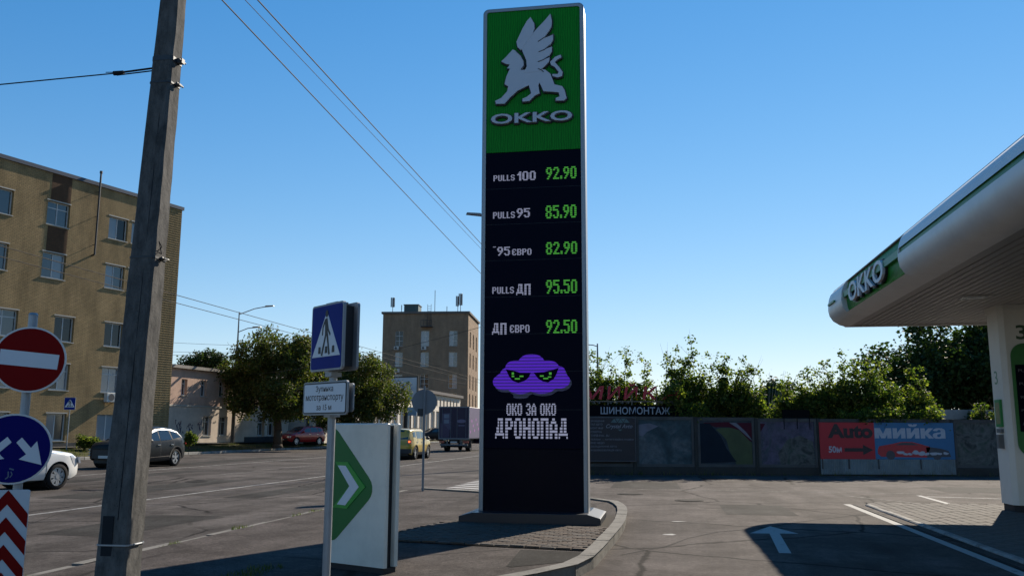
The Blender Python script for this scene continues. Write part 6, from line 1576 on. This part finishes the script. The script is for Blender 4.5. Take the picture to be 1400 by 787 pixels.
def wheel_mesh(parent, x, y, r, w, out, rimr=.66, spokes=5, mrim=None, style=0):
    """out: +1 when the outer face looks to +y"""
    root = MB(); n = 28
    prof_ = [(-w/2, r*.72), (-w/2, r*.93), (-w/2+.03, r), (w/2-.03, r), (w/2, r*.93), (w/2, r*.72)]
    vs = []; 
    for i in range(n):
        t = 2*math.pi*i/n
        for (yy, q) in prof_: vs.append((x+q*math.cos(t), y+yy, r+q*math.sin(t)))
    m = len(prof_)
    fs = [(i*m+j, i*m+j+1, ((i+1) % n)*m+j+1, ((i+1) % n)*m+j) for i in range(n) for j in range(m-1)]
    root.add(vs, fs); wh = root.build('wheel', M_TYRE, parent, smooth=True)
    b = MB(); yo = y+out*(w/2-.06); b.tube((x, yo-out*.05, r), (x, yo, r), r*.72, n=24); b.build('wheel_well', M_RIMD, wh)
    b = MB(); ya, yb = yo+out*.002, yo+out*.03
    R0 = r*rimr
    ring = []
    for i in range(24):
        t0, t1 = 2*math.pi*i/24, 2*math.pi*(i+1)/24
        P = lambda q, t: (x+q*math.cos(t), r+q*math.sin(t))
        (a1, a2), (b1, b2), (c1, c2), (d1_, d2_) = P(R0*.90, t0), P(R0*1.06, t0), P(R0*1.06, t1), P(R0*.90, t1)
        b.add([(a1, yb, a2), (b1, yb, b2), (c1, yb, c2), (d1_, yb, d2_), (a1, ya, a2), (d1_, ya, d2_)], [(0, 1, 2, 3), (0, 3, 5, 4)])
    for k in range(spokes):
        t = 2*math.pi*k/spokes+.3
        for dt in ((-.16, .16) if style else (0,)):
            Mx = Matrix.Translation((x, 0, r)) @ Matrix.Rotation(-(t+dt), 4, 'Y')
            b.box(.05, R0*.93, min(ya, yb), max(ya, yb), -.028 if style else -.045, .028 if style else .045, M=Mx)
    b.tube((x, ya, r), (x, yb+out*.006, r), .065, n=12)
    b.build('rim', mrim or M_RIM, wh)
    return wh
def wheels(car, parent, w=.22, spokes=5, mrim=None, style=0):
    for xw in car.xw:
        for sd in (1, -1): wheel_mesh(parent, xw, sd*(car.W/2-w/2-.015), car.wr, w, sd, spokes=spokes, mrim=mrim, style=style)
def arch_trim(car, parent, m, t=.06, off=.012):
    b = MB()
    for sd in (1, -1):
        for xw in car.xw:
            n = 20; row = []
            for i in range(n+1):
                a = math.pi*i/n; c_, s_ = math.cos(a), math.sin(a); r_ = []
                for q in (car.ra-.02, car.ra+t):
                    xx, zz = xw+q*c_, car.wr+q*s_; zz = max(zz, car.sill+.02); r_.append(len(b.v)); b.v.append(car.pt(xx, sd*(car.wid(xx, zz)+off), zz))
                xx, zz = xw+(car.ra-.02)*c_, max(car.wr+(car.ra-.02)*s_, car.sill+.02); r_.append(len(b.v)); b.v.append(car.pt(xx, sd*(car.wid(xx, zz)-.10), zz))
                row.append(r_)
            for r0, r1 in zip(row[:-1], row[1:]):
                for (i0, i1) in ((0, 1), (2, 0)):
                    q = (r0[i0], r0[i1], r1[i1], r1[i0]); b.f.append(q if sd == -1 else q[::-1]); b.mi.append(0)
    return b.build('wheel_arch', m, parent, smooth=True)
def underbody(car, parent):
    b = MB(); b.box(-car.L/2+.25, car.L/2-.25, -car.W/2+.28, car.W/2-.28, .22, .5)
    for xw in car.xw: b.tube((xw, -car.W/2+.10, car.wr+.02), (xw, car.W/2-.10, car.wr+.02), .38, n=16)
    return b.build('underbody', M_CLAD, parent)
def mirror(car, parent, x, z, m):
    for sd in (1, -1):
        b = MB(); y = sd*(car.wid(x, z)); b.ring_tube([[(x+a*1.0, y+sd*.03, z+c*.6) for a, c in disc(.06, 8)], [(x+a, y+sd*.10, z+c*.9) for a, c in disc(.11, 8)], [(x+a, y+sd*.20, z+c*.8) for a, c in disc(.10, 8)], [(x+a, y+sd*.25, z+c*.5) for a, c in disc(.06, 8)]])
        b.build('mirror', m, parent, smooth=True)
def seams(car, parent, xs_, z0, z1):
    b = MB()
    for sd in (1, -1):
        for x in xs_: car.side_patch(b, [(x, z0), (x+.018, z0), (x+.018, z1), (x, z1)], .003, sd)
    b.build('door_gap', M_CLAD, parent)
def handles(car, parent, xs_, z, m):
    for sd in (1, -1):
        for x in xs_: b = MB(); y = sd*car.wid(x, z); b.bbox(x-.1, x+.1, min(y+sd*.004, y+sd*.045), max(y+sd*.004, y+sd*.045), z-.018, z+.018, .006); b.build('handle', m, parent)
def heading(az_deg): return math.pi/2-R(az_deg)
def build_car(name, label, cat, P, az, car, paint, side_win, windscreen, rear_glass, detail, trim=None, style=0, spokes=5, mrim=None, seam_x=(), handle_x=(), mir=None):
    t = thing(name, label, cat, P, heading(az))
    body = car.shell().build('body', paint, t, smooth=True)
    underbody(car, t); wheels(car, t, spokes=spokes, style=style, mrim=mrim)
    for pts in side_win:
        for sd in (1, -1):
            b = MB(); car.side_patch(b, pts, .005, sd); b.build('side_window', M_CGLASS, t, smooth=True)
    b = MB(); car.top_patch(b, *windscreen); b.build('windscreen', M_CGLASS, t, smooth=True)
    b = MB(); car.top_patch(b, *rear_glass); b.build('rear_window', M_CGLASS, t, smooth=True)
    if trim: arch_trim(car, t, trim)
    if seam_x: seams(car, body, seam_x, car.sill+.12, car.belt)
    if handle_x: handles(car, body, handle_x, car.belt-.13, M_CHROME if name != 'police_car' else paint)
    if mir: mirror(car, t, mir[0], mir[1], mir[2])
    detail(t, car, body)
    return t
def plate(t, car, sgn, z):
    b = MB(); car.end_box(b, sgn, -.26, .26, z, z+.11, .018, .01); b.build('number_plate', M_PLATE, t)
# --- dark grey crossover driving towards the camera
suv = Car(4.5, 1.87, [(2.25, .80), (2.20, .93), (1.95, 1.04), (1.2, 1.13), (1.02, 1.17), (.30, 1.60), (.0, 1.69), (-.6, 1.72), (-1.2, 1.67), (-1.6, 1.56), (-2.05, 1.22), (-2.22, 1.10), (-2.25, .95)], 1.07, 2.68, .385, 1.37, tumble=.42, sill=.31)
def d_suv(t, c, body):
    b = MB(); c.end_box(b, 1, -.62, .62, .42, .76, .01); b.build('grille', M_CLAD, t)
    for y in (-.78, .78):
        b = MB(); 
        for k in range(3): c.end_box(b, 1, y-.05, y+.05, .74-.11*k, .79-.11*k, .02)
        b.build('headlight', M_HEAD, t)
    plate(t, c, 1, .42)
    for sd in (1, -1):
        b = MB(); c.side_patch(b, [(1.02, .27), (-.95, .27), (-.95, .42), (1.02, .38)], .008, sd); b.build('sill_cladding', M_CLAD, t)
        b = MB(); c.side_patch(b, [(.95, .395), (-.85, .44), (-.85, .475), (.95, .42)], .016, sd); b.build('chrome_strip', M_CHROME, t)
        b = MB(); c.side_patch(b, [(.86, 1.085), (.35, 1.43), (-.2, 1.555), (-.8, 1.57), (-1.5, 1.47), (-1.86, 1.24), (-1.84, 1.20), (-1.48, 1.42), (-.8, 1.525), (-.2, 1.51), (.35, 1.385), (.80, 1.10)], .009, sd) if False else None
        b = MB()
        for (a, z_, a2, z2) in ((.84, 1.105, .33, 1.43), (.33, 1.43, -.2, 1.565), (-.2, 1.565, -.9, 1.57), (-.9, 1.57, -1.5, 1.46), (-1.5, 1.46, -1.86, 1.22)): c.side_patch(b, [(a, z_), (a2, z2), (a2, z2+.035), (a, z_+.035)], .010, sd)
        b.build('window_trim', mat('satin_trim', (.30, .31, .32), .4, .5), t)
    c.end_box(b := MB(), -1, -.85, .85, .95, 1.02, .012); b.build('tail_light', M_TAIL, t)
SUVP = (-15.0-.55, 38.9, 0)
build_car('grey_crossover', 'dark grey crossover driving towards the camera behind the concrete pole', 'car', (-16.15, 38.9, 0), 194, suv, car_paint('paint_graphite', (.014, .016, .018), .0, .3),
          [[(.72, 1.12), (.28, 1.44), (-.14, 1.57), (-.14, 1.12)], [(-.20, 1.12), (-.20, 1.58), (-.92, 1.59), (-1.02, 1.16)], [(-1.10, 1.19), (-1.02, 1.55), (-1.32, 1.50), (-1.70, 1.27)]],
          (.95, .30), (-1.80, -2.10, .8), d_suv, M_CLAD, style=1, spokes=5, seam_x=(.86, -.18, -1.12), handle_x=(-.02, -.95), mir=(.72, 1.12, M_CLAD))
# --- white patrol-type car at the left
wc_ = Car(4.5, 1.80, [(2.25, .70), (2.20, .84), (1.9, .95), (1.15, 1.05), (.95, 1.10), (.25, 1.53), (-.1, 1.60), (-.9, 1.62), (-1.6, 1.55), (-2.05, 1.10), (-2.2, 1.0), (-2.25, .85)], 1.03, 2.64, .345, 1.37)
def d_white(t, c, body):
    b = MB(); c.end_box(b, 1, -.55, .55, .48, .72, .01); b.build('grille', M_CLAD, t)
    for y in (-.72, .72): b = MB(); c.end_box(b, 1, y-.13, y+.13, .68, .84, .012); b.build('headlight', M_HEAD, t)
    for sd in (-1, 1):
        b = MB(); c.side_patch(b, [(2.05, .62), (1.95, .62), (1.72, .90), (1.84, .92), (2.06, .80)], .008, sd); b.build('headlight_side', M_HEAD, t)
    plate(t, c, 1, .45)
    b = MB(); M = Matrix.Translation((0, -c.wid(0, .8)-.004, 0))
    text(b, 'ІЯ', .45, .66, .82, .90, 0, .003, .03, M=M); b.build('door_letters', M_SBLACK, t)
    b = MB(); c.side_patch(b, [(1.55, .985), (1.20, .955), (.98, .99), (1.15, 1.0)], .006, -1); b.build('blue_flash', mat('flash_blue', (.15, .35, .6), .5), t)
build_car('white_car', 'white car with black letters on its door driving right, partly behind the blue arrow sign', 'car', (-13.48, 23.2, 0), 20.5, wc_, car_paint('paint_white', (.62, .62, .60), 0, .3),
          [[(.65, 1.08), (.22, 1.37), (-.2, 1.48), (-.2, 1.08)], [(-.26, 1.08), (-.26, 1.49), (-1.0, 1.50), (-1.1, 1.1)], [(-1.18, 1.12), (-1.1, 1.48), (-1.5, 1.42), (-1.75, 1.2)]],
          (.88, .25), (-1.65, -2.0, .8), d_white, None, style=1, spokes=7, seam_x=(.95, -.23, -1.2), handle_x=(-.1, -1.0), mir=(.66, 1.1, MATS['paint_white']))
# --- yellow boxy small off-roader
jp = Car(4.25, 1.81, [(2.12, .85), (2.08, .98), (1.9, 1.05), (1.0, 1.12), (.86, 1.18), (.45, 1.62), (.2, 1.68), (-1.4, 1.67), (-1.9, 1.62), (-2.02, 1.45), (-2.10, 1.05), (-2.12, .8)], 1.10, 2.57, .355, 1.30, tumble=.20, front_round=.08, rnd=.08)
def d_jeep(t, c, body):
    b = MB(); c.end_box(b, -1, -.86, .86, .36, .60, .02); b.build('rear_bumper', M_CLAD, t)
    b = MB(); c.end_box(b, -1, -.66, .66, 1.12, 1.52, .012); b.build('tailgate_glass', M_CGLASS, t)
    for y in (-.74, .74):
        b = MB(); c.end_box(b, -1, y-.10, y+.10, .88, 1.10, .02); l = b.build('tail_light', M_TAIL, t)
        b = MB(); c.end_box(b, -1, y-.05, y+.05, .94, 1.04, .026, .001); b.build('lit_centre', M_TAILON, l)
    b = MB(); c.end_box(b, -1, -.22, .22, .74, .86, .02); b.build('number_plate', M_PLATE, t)
    b = MB(); c.end_box(b, -1, -.22, .22, 1.615, 1.635, .03); b.build('brake_light', M_TAILON, t)
    for sd in (1, -1):
        b = MB(); c.side_patch(b, [(.98, .27), (-.95, .27), (-.95, .42), (.98, .42)], .008, sd); b.build('sill_cladding', M_CLAD, t)
        b = MB(); b.box(.2, -1.5, sd*.60-.02, sd*.60+.02, 1.70, 1.74); b.build('roof_rail', M_CLAD, t)
        b = MB(); c.end_box(b, 1, sd*.62-.12, sd*.62+.12, .82, 1.0, .012); b.build('headlight', M_HEAD, t)
    b = MB(); c.end_box(b, 1, -.45, .45, .80, .98, .012); b.build('grille', M_CLAD, t)
build_car('yellow_off_roader', 'small boxy yellow off-roader driving away behind the white direction board', 'car', (-5.95, 51.2, 0), 10.5, jp, car_paint('paint_yellow', (.42, .28, .03), .0, .3),
          [[(.60, 1.15), (.36, 1.50), (-.20, 1.54), (-.2, 1.15)], [(-.27, 1.15), (-.27, 1.54), (-1.05, 1.54), (-1.05, 1.17)], [(-1.18, 1.22), (-1.15, 1.53), (-1.66, 1.50), (-1.66, 1.24)]],
          (.84, .48), (-1.93, -1.99, .7), d_jeep, M_CLAD, style=1, spokes=5, seam_x=(.80, -.24, -1.12), handle_x=(-.1, -1.0), mir=(.66, 1.17, M_CLAD))
# --- red hatchback parked on the verge facing the camera
rc = Car(4.35, 1.78, [(2.17, .68), (2.12, .80), (1.8, .93), (1.15, 1.04), (.95, 1.09), (.25, 1.50), (-.1, 1.58), (-1.0, 1.60), (-1.7, 1.52), (-2.0, 1.15), (-2.12, 1.0), (-2.17, .8)], 1.03, 2.6, .325, 1.32)
def d_red(t, c, body):
    b = MB(); c.end_box(b, 1, -.6, .6, .40, .56, .012); b.build('grille', M_CLAD, t)
    for y in (-.70, .70): b = MB(); c.end_box(b, 1, y-.16, y+.16, .62, .76, .012); b.build('headlight', M_HEAD, t)
    plate(t, c, 1, .42)
    b = MB(); c.end_box(b, -1, -.8, .8, .92, 1.02, .012); b.build('tail_light', M_TAIL, t)
build_car('red_hatchback', 'red hatchback parked on the grass verge under the big tree', 'car', (-18.0, 76.6, .34), 214, rc, car_paint('paint_red', (.32, .012, .012), .1, .22),
          [[(.65, 1.07), (.22, 1.36), (-.2, 1.46), (-.2, 1.07)], [(-.26, 1.07), (-.26, 1.47), (-1.0, 1.47), (-1.1, 1.09)], [(-1.18, 1.11), (-1.1, 1.45), (-1.45, 1.4), (-1.7, 1.2)]],
          (.88, .25), (-1.72, -1.97, .8), d_red, None, seam_x=(.9, -.23, -1.15), handle_x=(-.1, -1.0), mir=(.66, 1.09, MATS['paint_red']))
# --- dark car far off, between pole and truck
dc = Car(4.4, 1.8, [(2.2, .72), (2.15, .84), (1.85, .95), (1.1, 1.06), (.9, 1.12), (.2, 1.52), (-.2, 1.60), (-1.1, 1.62), (-1.8, 1.5), (-2.1, 1.1), (-2.2, .85)], 1.05, 2.6, .34, 1.35)
def d_dark(t, c, body):
    for y in (-.7, .7): b = MB(); c.end_box(b, 1, y-.14, y+.14, .66, .80, .012); b.build('headlight', M_HEAD, t)
    plate(t, c, 1, .42)
build_car('dark_car', 'distant black hatchback on the road between the sign disc and the purple truck', 'car', (-9.9, 112, .32), 236, dc, car_paint('paint_black', (.02, .02, .022), .3, .3),
          [[(.6, 1.1), (.2, 1.38), (-.2, 1.48), (-.2, 1.1)], [(-.26, 1.1), (-.26, 1.49), (-1.0, 1.49), (-1.1, 1.12)]], (.84, .2), (-1.82, -2.07, .8), d_dark, None, mir=None)

# --- purple box truck driving away
tr = thing('box_truck', 'purple box truck driving away on the right-hand lane, its rear doors towards the camera', 'truck', (-3.95, 72.0, 0), heading(10.0))
M_PUR = mat('truck_purple', (.007, .003, .030), .55, var=.15, scale=1)
M_PURS = mat('truck_side', (.09, .06, .12), .5, var=.2, scale=1)
b = MB(); b.bbox(-2.9, 2.3, -1.2, 1.2, .98, 3.42, .03); bx = b.build('cargo_box', M_PUR, tr)
for sd in (1, -1):
    b = MB(); b.box(-2.86, 2.26, min(sd*1.203, sd*1.212), max(sd*1.203, sd*1.212), 1.04, 3.36); sp_ = b.build('side_panel', M_PURS, bx)
    b = MB()
    for k in range(9):
        cx_, cz_ = -2.5+.5*k, 1.5+1.2*((k*37) % 10)/10; b.poly([(cx_+.12*math.cos(q), cz_+.12*math.sin(q)) for q in [i*math.pi/5 for i in range(10)]], min(sd*1.2125, sd*1.2165), max(sd*1.2125, sd*1.2165))
    b.build('side_print', mat('print_magenta', (.40, .12, .40), .5), sp_)
Mb = Matrix.Translation((-2.902, 0, 0)) @ Matrix.Rotation(-math.pi/2, 4, 'Z')
for sd in (1, -1):
    b = MB(); b.box(.02 if sd > 0 else -1.15, 1.15 if sd > 0 else -.02, -.03, -.002, 1.03, 3.36, M=Mb); dr = b.build('rear_door', M_PUR, bx)
    if sd < 0:
        b = MB(); b.poly([(-.95, 2.9), (-.30, 2.95), (-.28, 1.75), (-.45, 1.55), (-.60, 1.60), (-.88, 1.9)], -.034, -.031, M=Mb); b.build('pale_print', mat('print_lilac', (.05, .05, .11), .5, var=.3, scale=3), dr)
        b = MB(); b.box(-.80, -.40, -.037, -.0345, 2.55, 2.85, M=Mb); b.box(-.80, -.40, -.037, -.0345, 2.15, 2.45, M=Mb); b.build('pale_poster', mat('print_blue_grey', (.13, .17, .23), .5, var=.3, scale=5), dr)
        b = MB(); b.poly([(-1.1, 1.08), (-.4, 1.08), (-.35, 1.6), (-.7, 2.0), (-1.1, 2.2)], -.036, -.0305, M=Mb); b.build('swirl_print', mat('print_mauve', (.035, .025, .075), .5), dr)
    else:
        b = MB(); b.poly([(.58+.36*math.cos(q), 2.32+.14*math.sin(q)) for q in [i*math.pi/8 for i in range(16)]], -.034, -.031, M=Mb); b.box(.36, .86, -.034, -.031, 1.95, 2.03, M=Mb); b.build('logo_patch', mat('print_pale', (.12, .11, .19), .5, var=.3, scale=8), dr)
    for x_ in ((.25, .95) if sd > 0 else (-.95, -.25)): b = MB(); b.tube(Mb @ Vector((x_, -.045, 1.06)), Mb @ Vector((x_, -.045, 3.34)), .014, n=6); b.build('lock_rod', M_BACK, dr)
b = MB(); b.box(-2.95, -2.90, -1.22, 1.22, .93, 1.03); b.box(-2.95, -2.90, -1.22, 1.22, 3.36, 3.45); b.box(-2.95, -2.90, -1.22, -1.16, 1.03, 3.36); b.box(-2.95, -2.90, 1.16, 1.22, 1.03, 3.36); b.build('rear_frame', M_BACK, bx)
b = MB(); b.box(-2.8, 3.9, -.42, -.30, .62, .92); b.box(-2.8, 3.9, .30, .42, .62, .92); b.box(-2.8, -2.7, -.42, .42, .62, .92); b.build('chassis', M_CLAD, tr)
b = MB(); b.box(-2.95, -2.82, -1.1, 1.1, .45, .58); b.box(-2.85, -2.75, -.6, -.5, .5, .9); b.box(-2.85, -2.75, .5, .6, .5, .9); b.build('rear_bumper', mat('bumper_grey', (.10, .11, .12), .5), tr)
for y in (-.95, .95):
    b = MB(); b.box(-2.94, -2.84, y-.2, y+.2, .66, .80); b.build('tail_light', M_TAIL, tr)
    b = MB(); b.box(-2.2, -2.17, y-.26, y+.26, .28, .8); b.build('mudflap', M_CLAD, tr)
b = MB(); b.box(-2.96, -2.93, -.26, .26, .66, .78); b.build('number_plate', M_PLATE, tr)
b = MB(); b.poly([(2.45, .55), (4.1, .55), (4.15, 1.25), (3.75, 2.35), (2.45, 2.45)], -1.05, 1.05); cb = b.build('cab', M_PUR, tr, bevel=.05)
b = MB(); b.add([(4.152, -.9, 1.32), (4.152, .9, 1.32), (3.80, .9, 2.25), (3.80, -.9, 2.25)], [(0, 1, 2, 3)]); b.build('windscreen', M_CGLASS, cb)
for sd in (1, -1):
    b = MB(); b.box(2.7, 3.6, min(sd*1.052, sd*1.06), max(sd*1.052, sd*1.06), 1.4, 2.1); b.build('side_window', M_CGLASS, cb)
    b = MB(); b.box(3.85, 3.95, min(sd*1.1, sd*1.3), max(sd*1.1, sd*1.3), 1.5, 1.95); b.build('mirror', M_CLAD, cb)
for xw, ys in ((-1.55, (.86, -.86)), (3.2, (.92, -.92))):
    for y in ys: wheel_mesh(tr, xw, y, .39, .36 if xw < 0 else .24, 1 if y > 0 else -1, spokes=6, mrim=M_BACK)
b = MB(); b.tube((-1.55, -.8, .39), (-1.55, .8, .39), .09, n=8); b.build('rear_axle', M_CLAD, tr)
